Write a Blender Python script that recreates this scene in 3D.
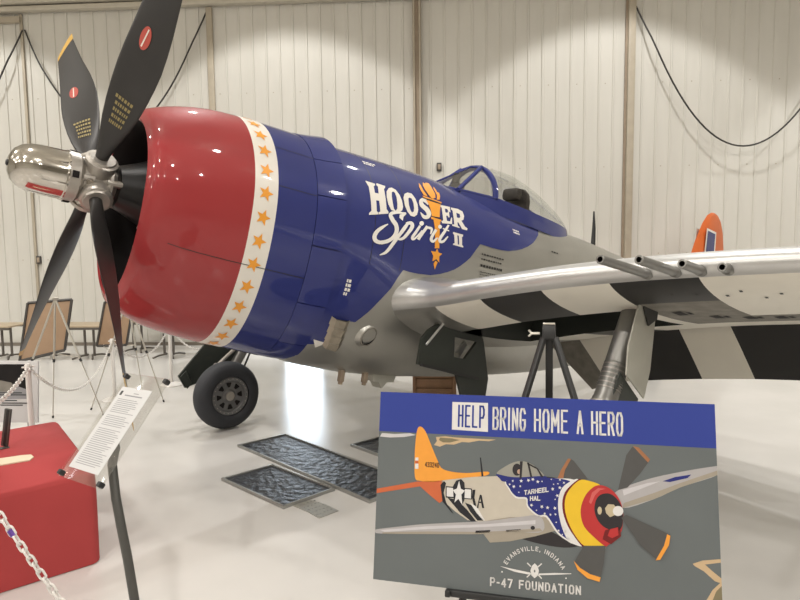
import bpy, bmesh, math, random
from mathutils import Vector, Matrix, Euler
from mathutils.geometry import tessellate_polygon
for o in list(bpy.data.objects): bpy.data.objects.remove(o, do_unlink=True)
S = bpy.context.scene
COL = S.collection
PI = math.pi
rnd = random.Random(7)

# ---------------------------------------------------------------- camera, world, lights, exposure
CAM = Vector((-1.2888, -4.6263, 2.1061))
YAW, PIT, ROL = math.radians(48.21), math.radians(-5.034), math.radians(-0.688)
fwd = Vector((math.cos(PIT)*math.cos(YAW), math.cos(PIT)*math.sin(YAW), math.sin(PIT)))
rgt = fwd.cross(Vector((0, 0, 1))).normalized(); upv = rgt.cross(fwd)
r2 = rgt*math.cos(ROL) + upv*math.sin(ROL); u2 = upv*math.cos(ROL) - rgt*math.sin(ROL)
cd = bpy.data.cameras.new('camera'); cam = bpy.data.objects.new('camera', cd); COL.objects.link(cam)
cam.matrix_world = Matrix(((r2.x, u2.x, -fwd.x, CAM.x), (r2.y, u2.y, -fwd.y, CAM.y), (r2.z, u2.z, -fwd.z, CAM.z), (0, 0, 0, 1)))
cd.sensor_width = 36; cd.lens = 610.97*36/800; cd.clip_start = .05; cd.clip_end = 200
S.camera = cam
S.view_settings.view_transform = 'Standard'; S.view_settings.look = 'None'
S.view_settings.gamma = 1; S.view_settings.use_curve_mapping = False
S.view_settings.exposure = -0.12
w = bpy.data.worlds.new('hangar_air'); S.world = w; w.use_nodes = True
w.node_tree.nodes['Background'].inputs[0].default_value = (1, .93, .84, 1)
w.node_tree.nodes['Background'].inputs[1].default_value = .3

# hall frame: l along the back wall (to the right), d towards it, from the point under the camera
WX, WY = Vector((.70476, -.70944, 0)), Vector((.70944, .70476, 0))
BASE = Vector((CAM.x, CAM.y, 0)); HROT = math.atan2(WX.y, WX.x)
def hall(l, d, z=0.0): return BASE + WX*l + WY*d + Vector((0, 0, z))
def spot(loc, power, size, blend=.12, rad=.16, col=(1, .97, .94)):
    l = bpy.data.lights.new('high_bay_light', 'SPOT'); l.energy = power; l.spot_size = math.radians(size)
    l.spot_blend = blend; l.shadow_soft_size = rad; l.color = col
    o = bpy.data.objects.new('high_bay_light', l); COL.objects.link(o); o.location = loc
    return o
for k in range(-2, 4):
    spot(hall(-3.1 + 6.7*k, 9.9, 9.7), 1100, 90, col=(1, .99, .975))
for dd in (3.4, -3.2, -9.8):
    for k in range(-2, 3):
        spot(hall(-3.1 + 6.7*k, dd, 9.2), 560, 156, .35)
        l = bpy.data.lights.new('added_fill_light', 'POINT'); l.energy = 100; l.shadow_soft_size = .16; l.color = (1, .93, .83)  # added warm fill above each room lamp, lifting ceiling bounce and shaded areas
        o = bpy.data.objects.new('added_fill_light', l); COL.objects.link(o); o.location = hall(-3.1 + 6.7*k, dd, 9.3)

# ---------------------------------------------------------------- materials
def mat(name, col, rough=.5, metal=0.0, coat=0.0, vary=.05, scale=6.0, bump=0.0, bscale=40.0, emit=None, estr=0.0, spec=.5):
    m = bpy.data.materials.new(name); m.use_nodes = True
    nt = m.node_tree; b = nt.nodes['Principled BSDF']
    b.inputs['Roughness'].default_value = rough; b.inputs['Metallic'].default_value = metal
    b.inputs['Coat Weight'].default_value = coat; b.inputs['Coat Roughness'].default_value = .04
    b.inputs['Specular IOR Level'].default_value = spec
    tc = nt.nodes.new('ShaderNodeTexCoord')
    if vary:
        n = nt.nodes.new('ShaderNodeTexNoise'); n.inputs['Scale'].default_value = scale; n.inputs['Detail'].default_value = 4
        nt.links.new(tc.outputs['Object'], n.inputs['Vector'])
        r = nt.nodes.new('ShaderNodeMixRGB'); r.blend_type = 'MIX'
        r.inputs[1].default_value = (*[c*(1 - vary) for c in col], 1); r.inputs[2].default_value = (*[min(1, c*(1 + vary)) for c in col], 1)
        nt.links.new(n.outputs['Fac'], r.inputs[0]); nt.links.new(r.outputs[0], b.inputs['Base Color'])
    else: b.inputs['Base Color'].default_value = (*col, 1)
    if bump:
        n2 = nt.nodes.new('ShaderNodeTexNoise'); n2.inputs['Scale'].default_value = bscale; n2.inputs['Detail'].default_value = 5
        nt.links.new(tc.outputs['Object'], n2.inputs['Vector'])
        bp = nt.nodes.new('ShaderNodeBump'); bp.inputs['Strength'].default_value = bump; bp.inputs['Distance'].default_value = .02
        nt.links.new(n2.outputs['Fac'], bp.inputs['Height']); nt.links.new(bp.outputs[0], b.inputs['Normal'])
    if emit:
        b.inputs['Emission Color'].default_value = (*emit, 1); b.inputs['Emission Strength'].default_value = estr
    return m
def clear(name, tint, refl):
    """thin clear sheet: mostly see-through, a little gloss"""
    m = bpy.data.materials.new(name); m.use_nodes = True; nt = m.node_tree; nt.nodes.clear()
    out = nt.nodes.new('ShaderNodeOutputMaterial'); mx = nt.nodes.new('ShaderNodeMixShader')
    tr = nt.nodes.new('ShaderNodeBsdfTransparent'); gl = nt.nodes.new('ShaderNodeBsdfGlossy')
    lw = nt.nodes.new('ShaderNodeLayerWeight'); lw.inputs['Blend'].default_value = .3
    mr = nt.nodes.new('ShaderNodeMath'); mr.operation = 'MULTIPLY_ADD'; mr.inputs[1].default_value = .3; mr.inputs[2].default_value = refl
    tr.inputs[0].default_value = (*tint, 1); gl.inputs['Roughness'].default_value = .06; gl.inputs['Color'].default_value = (.9, .9, .88, 1)
    nt.links.new(lw.outputs['Fresnel'], mr.inputs[0]); nt.links.new(mr.outputs[0], mx.inputs[0])
    nt.links.new(tr.outputs[0], mx.inputs[1]); nt.links.new(gl.outputs[0], mx.inputs[2]); nt.links.new(mx.outputs[0], out.inputs[0])
    return m
M = {}
M['red'] = mat('red_gloss_paint', (.31, .034, .036), .5, coat=.7, scale=2, spec=.1)
M['blue'] = mat('blue_gloss_paint', (.026, .034, .155), .5, coat=.8, scale=2, spec=.1)
M['white'] = mat('white_paint', (.74, .70, .63), .4, coat=.2)
M['script'] = mat('white_sign_paint', (.78, .75, .70), .4)
M['orange'] = mat('orange_paint', (.80, .33, .035), .4)
M['ink'] = mat('black_outline_paint', (.015, .013, .012), .5)
M['silver'] = mat('aluminium_skin', (.44, .43, .395), .34, metal=.75, vary=.12, scale=3, bump=.03, bscale=3)
M['bright'] = mat('polished_leading_edge', (.58, .575, .56), .38, metal=.7, vary=.06)
M['stripewhite'] = mat('stripe_white', (.84, .805, .71), .5, vary=.06, scale=4)
M['stripeblack'] = mat('stripe_black', (.022, .021, .02), .45, vary=.15)
M['worn'] = mat('worn_grey_panel', (.24, .225, .195), .6, metal=.2, vary=.45, scale=9, spec=.2)
M['chrome'] = mat('polished_chrome', (.56, .53, .48), .12, metal=1, vary=.03)
M['cast'] = mat('cast_grey_metal', (.42, .39, .35), .42, metal=.7, vary=.15, scale=20, bump=.1)
M['oleo'] = mat('oleo_steel', (.24, .235, .22), .38, metal=.7, vary=.1)
M['blade'] = mat('black_blade_paint', (.022, .02, .019), .42, vary=.12)
M['tip'] = mat('yellow_tip_paint', (.55, .33, .06), .5)
M['stencil'] = mat('yellow_stencil', (.30, .24, .10), .6)
M['logo_red'] = mat('red_decal', (.45, .07, .05), .5)
M['dark'] = mat('dark_interior', (.012, .010, .010), .6, spec=.2)
M['engine'] = mat('engine_dark', (.010, .009, .009), .38, vary=.3, scale=15, spec=.35)
M['rubber'] = mat('tyre_rubber', (.035, .037, .042), .75, vary=.2, bump=.1)
M['hubgrey'] = mat('wheel_hub_grey', (.20, .20, .20), .5, metal=.5)
M['green'] = mat('dark_green_door', (.028, .033, .027), .5, vary=.15)
M['greyplate'] = mat('pale_door_paint', (.45, .44, .38), .5, vary=.12)
M['tailorange'] = mat('orange_tail_paint', (.62, .13, .025), .45, vary=.1)
M['glass'] = clear('canopy_glass', (.93, .94, .93), .03)
M['acrylic'] = clear('clear_acrylic', (.975, .972, .965), .015)
M['leather'] = mat('dark_brown_leather', (.034, .026, .021), .6)
M['exhaust'] = mat('heat_stained_steel', (.33, .29, .23), .45, metal=.6, vary=.4, scale=14)
M['black'] = mat('black_satin', (.018, .018, .018), .45)
M['clip'] = mat('black_clip', (.02, .02, .02), .5)
M['paper'] = mat('white_paper', (.60, .595, .59), .7, vary=.01)
M['print'] = mat('grey_print', (.27, .27, .28), .7)
M['cloth'] = mat('red_tablecloth', (.40, .045, .045), .8, vary=.08, scale=3, bump=.12, bscale=7)
M['cream'] = mat('cream_card', (.72, .62, .45), .7)
M['chain'] = mat('white_plastic', (.75, .72, .68), .45)
M['purple'] = mat('purple_tape', (.12, .05, .3), .6)
M['post'] = mat('grey_post', (.10, .098, .09), .4, metal=.5)
M['hardboard'] = mat('brown_hardboard', (.36, .24, .15), .7, vary=.08, scale=10)
M['frame'] = mat('dark_frame', (.05, .045, .04), .5)
M['aluleg'] = mat('aluminium_tube', (.55, .52, .46), .35, metal=.7)
M['tabletop'] = mat('tan_table_top', (.40, .32, .22), .5, vary=.1)
M['tableleg'] = mat('brown_steel_leg', (.13, .115, .10), .45, metal=.4)
M['wood'] = mat('reddish_wood', (.36, .21, .12), .6, vary=.25, scale=8)
M['tray'] = mat('black_drip_mat', (.02, .022, .027), .35, vary=.5, scale=9, bump=1.0, bscale=14)
M['trayedge'] = mat('tray_rim', (.34, .34, .32), .4, metal=.6)
M['tread'] = mat('worn_tread_plate', (.40, .39, .35), .45, metal=.5, vary=.2, scale=30)
M['cable'] = mat('black_cable', (.03, .027, .024), .6)
M['poster_blue'] = mat('poster_blue_ink', (.036, .056, .275), .5, vary=.02, spec=.2)
M['poster_grey'] = mat('poster_grey_sky', (.132, .146, .147), .5, vary=.14, scale=2.2, spec=.3)
M['core'] = mat('foam_core_edge', (.62, .52, .42), .8)
for k, c in dict(sand=(.55, .40, .24), land=(.20, .17, .10), metal=(.40, .38, .38), navy=(.022, .028, .17), pale=(.55, .53, .54), porange=(.80, .33, .05),
                 redorange=(.55, .13, .05), silver2=(.52, .47, .39), glass2=(.30, .29, .25), dark2=(.03, .026, .028), skin=(.5, .33, .24), maroon=(.16, .015, .015),
                 yellow=(.75, .48, .03), pred=(.45, .035, .035), tan=(.50, .42, .28), blur=(.085, .083, .08), orangeblur=(.34, .15, .07), pgrey=(.14, .15, .15),
                 pwhite=(.70, .68, .66), pink=(.02, .02, .025), silverlow=(.34, .30, .24), pinkred=(.58, .12, .11)).items():
    M['p_' + k] = mat('print_' + k, c, .5, vary=.06, scale=30, spec=.3)
POSTMAP = dict(orange='porange', silver='silver2', glass='glass2', dark='dark2', red='pred', blade='blur', grey='pgrey', white='pwhite', ink='pink')

# ---------------------------------------------------------------- mesh helpers
class MB:
    def __init__(s): s.v = []; s.f = []; s.m = []; s.mats = []
    def mi(s, m):
        if m not in s.mats: s.mats.append(m)
        return s.mats.index(m)
    def face(s, idx, m): s.f.append(idx); s.m.append(s.mi(m))
    def poly(s, pts, m):
        b = len(s.v); s.v += [tuple(p) for p in pts]; s.face(list(range(b, b + len(pts))), m)
    def grid(s, rows, m, cu=False, cv=False, skip=None):
        """rows of points; m a material key or fn(i, j)"""
        nu, nv = len(rows), len(rows[0]); b = len(s.v)
        for r in rows: s.v += [tuple(p) for p in r]
        for i in range(nu if cu else nu - 1):
            for j in range(nv if cv else nv - 1):
                if skip and skip(i, j): continue
                i2, j2 = (i + 1) % nu, (j + 1) % nv
                s.face([b + i*nv + j, b + i2*nv + j, b + i2*nv + j2, b + i*nv + j2], m(i, j) if callable(m) else m)
    def tube(s, path, r, m, n=10, caps=True):
        path = [Vector(p) for p in path]; rows = []
        rs = r if isinstance(r, (list, tuple)) else [r]*len(path)
        t0 = (path[1] - path[0]).normalized()
        ref = Vector((0, 0, 1)) if abs(t0.z) < .9 else Vector((1, 0, 0))
        nrm = t0.cross(ref).normalized()
        for i, p in enumerate(path):
            t = (path[min(i + 1, len(path) - 1)] - path[max(i - 1, 0)]).normalized()
            nrm = (nrm - t*nrm.dot(t)).normalized(); bi = t.cross(nrm)
            rows.append([p + (nrm*math.cos(a) + bi*math.sin(a))*rs[i] for a in (2*PI*k/n for k in range(n))])
        s.grid(rows, m, cv=True)
        if caps: s.poly(rows[0][::-1], m); s.poly(rows[-1], m)
    def lathe(s, prof, m, o=(0, 0, 0), ax=(1, 0, 0), n=32, caps=True):
        """prof rows (distance along the axis, radius)"""
        ax = Vector(ax).normalized(); o = Vector(o)
        ref = Vector((0, 0, 1)) if abs(ax.z) < .9 else Vector((1, 0, 0))
        e1 = ax.cross(ref).normalized(); e2 = ax.cross(e1)
        rows = [[o + ax*x + (e1*math.cos(a) + e2*math.sin(a))*r for a in (2*PI*k/n for k in range(n))] for x, r in prof]
        s.grid(rows, m if not isinstance(m, list) else (lambda i, j: m[i]), cv=True)
        mm = m if not isinstance(m, list) else None
        if caps: s.poly(rows[0][::-1], mm or m[0]); s.poly(rows[-1], mm or m[-1])
    def box(s, c, size, m, R=None, bev=0.0):
        c = Vector(c); hx, hy, hz = (q/2 for q in size); bm = bmesh.new()
        bmesh.ops.create_cube(bm, size=1)
        for v in bm.verts: v.co = Vector((v.co.x*size[0], v.co.y*size[1], v.co.z*size[2]))
        if bev: bmesh.ops.bevel(bm, geom=bm.edges[:], offset=min(bev, min(size)*.45), segments=2, profile=.5, affect='EDGES')
        s.addbm(bm, m, lambda p: c + (R @ p if R else p))
    def addbm(s, bm, m, fn=None):
        bm.verts.ensure_lookup_table(); b = len(s.v)
        for i, v in enumerate(bm.verts): v.index = i
        s.v += [tuple(fn(v.co) if fn else v.co) for v in bm.verts]
        for f in bm.faces: s.face([b + v.index for v in f.verts], m)
        bm.free()
    def prism(s, pts, axis_off, m, side=None):
        """flat outline pts (3-D) extruded by the vector axis_off"""
        a = [Vector(p) for p in pts]; o = Vector(axis_off); c = [p + o for p in a]; n = len(a)
        tri = tessellate_polygon([a]); b = len(s.v); s.v += [tuple(p) for p in a + c]
        for t in tri:
            s.face([b + k for k in t], m); s.face([b + n + k for k in t[::-1]], m)
        for i in range(n):
            j = (i + 1) % n; s.face([b + i, b + j, b + n + j, b + n + i], side or m)
    def decal(s, outline, hole, m, fn, du=.12, dv=5.0):
        """2-D outline (with an optional hole) cut along a grid and laid on a surface fn(u, v)"""
        loops = [[Vector((p[0], p[1], 0)) for p in outline]]
        if hole: loops.append([Vector((p[0], p[1], 0)) for p in hole])
        pts = [p for l in loops for p in l]; bm = bmesh.new(); vs = [bm.verts.new(p) for p in pts]
        for t in tessellate_polygon(loops):
            try: bm.faces.new([vs[k] for k in t])
            except ValueError: pass
        for ax, st in ((0, du), (1, dv)):
            lo, hi = min(p[ax] for p in pts), max(p[ax] for p in pts)
            k = math.floor(lo/st) + 1
            while k*st < hi - 1e-6:
                co = [0, 0, 0]; no = [0, 0, 0]; co[ax] = k*st; no[ax] = 1
                bmesh.ops.bisect_plane(bm, geom=bm.verts[:] + bm.edges[:] + bm.faces[:], dist=1e-6, plane_co=co, plane_no=no); k += 1
        s.addbm(bm, m, lambda p: fn(p.x, p.y))
    def strip(s, a, b, m, fn):
        rows = [[fn(*p) for p in a], [fn(*p) for p in b]]; s.grid(rows, m)
    def build(s, name, parent=None, ang=35, loc=None, mirror=None):
        me = bpy.data.meshes.new(name); v = s.v
        if mirror: v = [(p[0], -p[1], p[2]) for p in v]
        me.from_pydata(v, [], s.f)
        for k in s.mats: me.materials.append(M[k])
        me.polygons.foreach_set('material_index', s.m)
        bm = bmesh.new(); bm.from_mesh(me); bmesh.ops.remove_doubles(bm, verts=bm.verts, dist=1e-5)
        bmesh.ops.recalc_face_normals(bm, faces=bm.faces); bm.to_mesh(me); bm.free()
        me.polygons.foreach_set('use_smooth', [True]*len(me.polygons)); me.set_sharp_from_angle(angle=math.radians(ang))
        o = bpy.data.objects.new(name, me); COL.objects.link(o)
        if parent: o.parent = parent
        if loc is not None: o.location = loc
        return o
def tag(o, label, cat, group=None):
    o['label'] = label; o['category'] = cat
    if group: o['group'] = group
    return o
def empty(name, loc, rz=0.0, label=None, cat=None, group=None):
    o = bpy.data.objects.new(name, None); COL.objects.link(o); o.location = loc; o.rotation_euler = (0, 0, rz)
    if label: tag(o, label, cat, group)
    return o
def struct(name, mb, **k):
    o = mb.build(name, **k); o['kind'] = 'structure'; return o
def copy_tree(o, parent=None):
    c = o.copy(); COL.objects.link(c)
    if parent: c.parent = parent
    for ch in list(o.children): copy_tree(ch, c)
    return c
def local(o, *pts):
    """world points in the frame of an unscaled, z-turned empty"""
    R = Matrix.Rotation(-o.rotation_euler.z, 3, 'Z')
    return [R @ (Vector(p) - o.location) for p in pts]
# stroke lettering: polylines in a unit box
GL = {'A': [[(0, 0), (.5, 1), (1, 0)], [(.2, .36), (.8, .36)]],
 'B': [[(0, 0), (0, 1), (.75, 1), (1, .86), (1, .66), (.75, .53), (0, .53)], [(.75, .53), (1, .4), (1, .14), (.75, 0), (0, 0)]],
 'D': [[(0, 0), (0, 1), (.65, 1), (1, .8), (1, .2), (.65, 0), (0, 0)]],
 'E': [[(1, 1), (0, 1), (0, 0), (1, 0)], [(0, .52), (.85, .52)]],
 'F': [[(1, 1), (0, 1), (0, 0)], [(0, .52), (.85, .52)]],
 'G': [[(1, .8), (.75, 1), (.25, 1), (0, .8), (0, .2), (.25, 0), (.75, 0), (1, .2), (1, .48), (.55, .48)]],
 'H': [[(0, 0), (0, 1)], [(1, 0), (1, 1)], [(0, .52), (1, .52)]], 'I': [[(.5, 0), (.5, 1)]],
 'K': [[(0, 0), (0, 1)], [(1, 1), (0, .45)], [(.3, .6), (1, 0)]],
 'L': [[(0, 1), (0, 0), (1, 0)]], 'M': [[(0, 0), (0, 1), (.5, .3), (1, 1), (1, 0)]], 'N': [[(0, 0), (0, 1), (1, 0), (1, 1)]],
 'O': [[(.25, 0), (0, .2), (0, .8), (.25, 1), (.75, 1), (1, .8), (1, .2), (.75, 0), (.25, 0)]],
 'P': [[(0, 0), (0, 1), (.75, 1), (1, .85), (1, .6), (.75, .45), (0, .45)]],
 'R': [[(0, 0), (0, 1), (.75, 1), (1, .85), (1, .63), (.75, .5), (0, .5)], [(.5, .5), (1, 0)]],
 'S': [[(1, .82), (.75, 1), (.25, 1), (0, .82), (0, .66), (1, .36), (1, .18), (.75, 0), (.25, 0), (0, .18)]],
 'T': [[(0, 1), (1, 1)], [(.5, 0), (.5, 1)]], 'U': [[(0, 1), (0, .2), (.25, 0), (.75, 0), (1, .2), (1, 1)]],
 'V': [[(0, 1), (.5, 0), (1, 1)]], '-': [[(.1, .45), (.9, .45)]], ',': [[(.5, .1), (.3, -.18)]],
 '4': [[(.75, 0), (.75, 1), (0, .3), (1, .3)]], '7': [[(0, 1), (1, 1), (.35, 0)]],
 '3': [[(0, .85), (.3, 1), (.75, 1), (1, .8), (.8, .55), (.4, .53), (.8, .5), (1, .2), (.75, 0), (.3, 0), (0, .15)]],
 '2': [[(0, .8), (.3, 1), (.8, 1), (1, .75), (0, 0), (1, 0)]],
 '0': [[(.25, 0), (0, .2), (0, .8), (.25, 1), (.75, 1), (1, .8), (1, .2), (.75, 0), (.25, 0)]]}
def glyph(mb, ch, w, h, st, m, fn):
    for pl in GL[ch]:
        q = [Vector((x*w, y*h, 0)) for x, y in pl]
        for a, b in zip(q, q[1:]):
            t = (b - a).normalized(); n = Vector((-t.y, t.x, 0))*st/2; a2, b2 = a - t*st*.42, b + t*st*.42
            mb.poly([fn(p.x, p.y) for p in (a2 + n, a2 - n, b2 - n, b2 + n)], m)
def word(mb, text, x0, x1, y0, h, st, m, fn, gap=.45, slope=0.0):
    """a line of stroke letters from x0 to x1; gap is a fraction of a letter's width"""
    wd = [(.34 if c in 'I,' else (.6 if c in ' -' else (1.25 if c == 'M' else 1))) for c in text]
    unit = (x1 - x0 - st)/(sum(wd) + gap*(len(text) - 1)); x = x0 + st/2
    for c, k in zip(text, wd):
        if c != ' ': glyph(mb, c, unit*k, h - st, st, m, lambda a, b, xx=x: fn(xx + a, y0 + st/2 + b + slope*(xx + a - x0)))
        x += unit*(k + gap)

# ---------------------------------------------------------------- aircraft lines
def interp(tab, x):
    """smooth (monotone cubic) interpolation of rows (x, v1, v2, ...)"""
    n = len(tab)
    if x <= tab[0][0]: return list(tab[0][1:])
    if x >= tab[-1][0]: return list(tab[-1][1:])
    i = 0
    while tab[i + 1][0] < x: i += 1
    x0, x1 = tab[i][0], tab[i + 1][0]; h = x1 - x0; t = (x - x0) / h
    out = []
    for k in range(1, len(tab[0])):
        d = (tab[i + 1][k] - tab[i][k]) / h
        dm = (tab[i][k] - tab[i - 1][k]) / (tab[i][0] - tab[i - 1][0]) if i > 0 else d
        dp = (tab[i + 2][k] - tab[i + 1][k]) / (tab[i + 2][0] - tab[i + 1][0]) if i + 2 < n else d
        m0 = 0 if dm * d <= 0 else 2 * dm * d / (dm + d)
        m1 = 0 if dp * d <= 0 else 2 * dp * d / (dp + d)
        if i == 0: m0 = d
        if i + 2 >= n: m1 = d
        out.append((2*t**3 - 3*t*t + 1)*tab[i][k] + (t**3 - 2*t*t + t)*h*m0
                   + (-2*t**3 + 3*t*t)*tab[i + 1][k] + (t**3 - t*t)*h*m1)
    return out
# x aft of the propeller, half width, top z, bottom z, z of the widest point
COWL = [(.19, .475, .52, -.77, 0), (.215, .535, .57, -.83, 0), (.28, .575, .612, -.878, 0), (.45, .615, .68, -.96, 0),
        (.66, .638, .733, -1.015, 0), (.887, .649, .758, -1.055, 0), (1.078, .65, .768, -1.08, 0), (1.434, .638, .778, -1.13, 0)]
FUSE = [(1.40, .60, .72, -1.07, 0), (1.70, .628, .765, -1.165, 0), (2.00, .64, .778, -1.205, 0), (2.35, .645, .79, -1.24, 0), (2.97, .64, .802, -1.255, 0),
        (3.30, .635, .785, -1.245, 0), (3.70, .63, .765, -1.235, 0), (4.30, .60, .745, -1.20, 0), (5.10, .555, .735, -1.14, .02),
        (5.84, .50, .725, -1.06, .04), (6.50, .44, .70, -.94, .06), (8.00, .29, .63, -.58, .10), (9.50, .15, .56, -.20, .20), (10.75, .04, .46, .12, .30)]
def section(tab, x, a, off=0.0):
    """a in degrees: 90 top, 0 widest on the port side, -90 bottom, 180 starboard"""
    w, zt, zb, zc = interp(tab, x)
    r = math.radians(a); c, s = math.cos(r), math.sin(r)
    return (x, -(w + off) * c, zc + ((zt - zc + off) if s > 0 else (zc - zb + off)) * s)
LEZ = [(0, -.50), (.45, -.49), (.8, -.46), (1.4, -.35), (2.1, -.235), (2.7, -.16), (3.2, -.115), (3.6, -.085), (4.6, -.02), (6.2, .09)]
LEX = [(0, 2.30), (.45, 2.31), (.56, 2.335), (.65, 2.385), (.75, 2.44), (.85, 2.485), (1.4, 2.55), (2.1, 2.57), (2.7, 2.60), (3.6, 2.63), (4.6, 2.72), (5.4, 2.88), (5.9, 3.08), (6.2, 3.45)]
TEX = [(0, 5.45), (.8, 5.33), (2.1, 5.2), (3.6, 4.98), (4.6, 4.72), (5.4, 4.35), (5.9, 3.98), (6.2, 3.50)]
THK = [(0, .70), (.45, .66), (.56, .60), (.65, .53), (.75, .47), (.85, .43), (1.4, .385), (2.1, .36), (3.6, .31), (5.0, .22), (6.2, .04)]
def foil(s):
    """half thickness (fraction of the maximum) at chord fraction s"""
    s = min(max(s, 0), 1)
    return 5 * .2 * (.2969 * s**.5 - .126 * s - .3516 * s * s + .2843 * s**3 - .1036 * s**4) / .1
def wing(y, s, side, off=0.0):
    """point of the port wing: y outward, chord fraction s, side +1 upper -1 lower"""
    lx, tx, lz, th = interp(LEX, y)[0], interp(TEX, y)[0], interp(LEZ, y)[0], interp(THK, y)[0]
    k = .46 if side < 0 else .54
    z = lz - .17 * s * (tx - lx) / 2.8 + side * (th * k * foil(s) + off)
    return (lx + (tx - lx) * s, -y, z)
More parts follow.
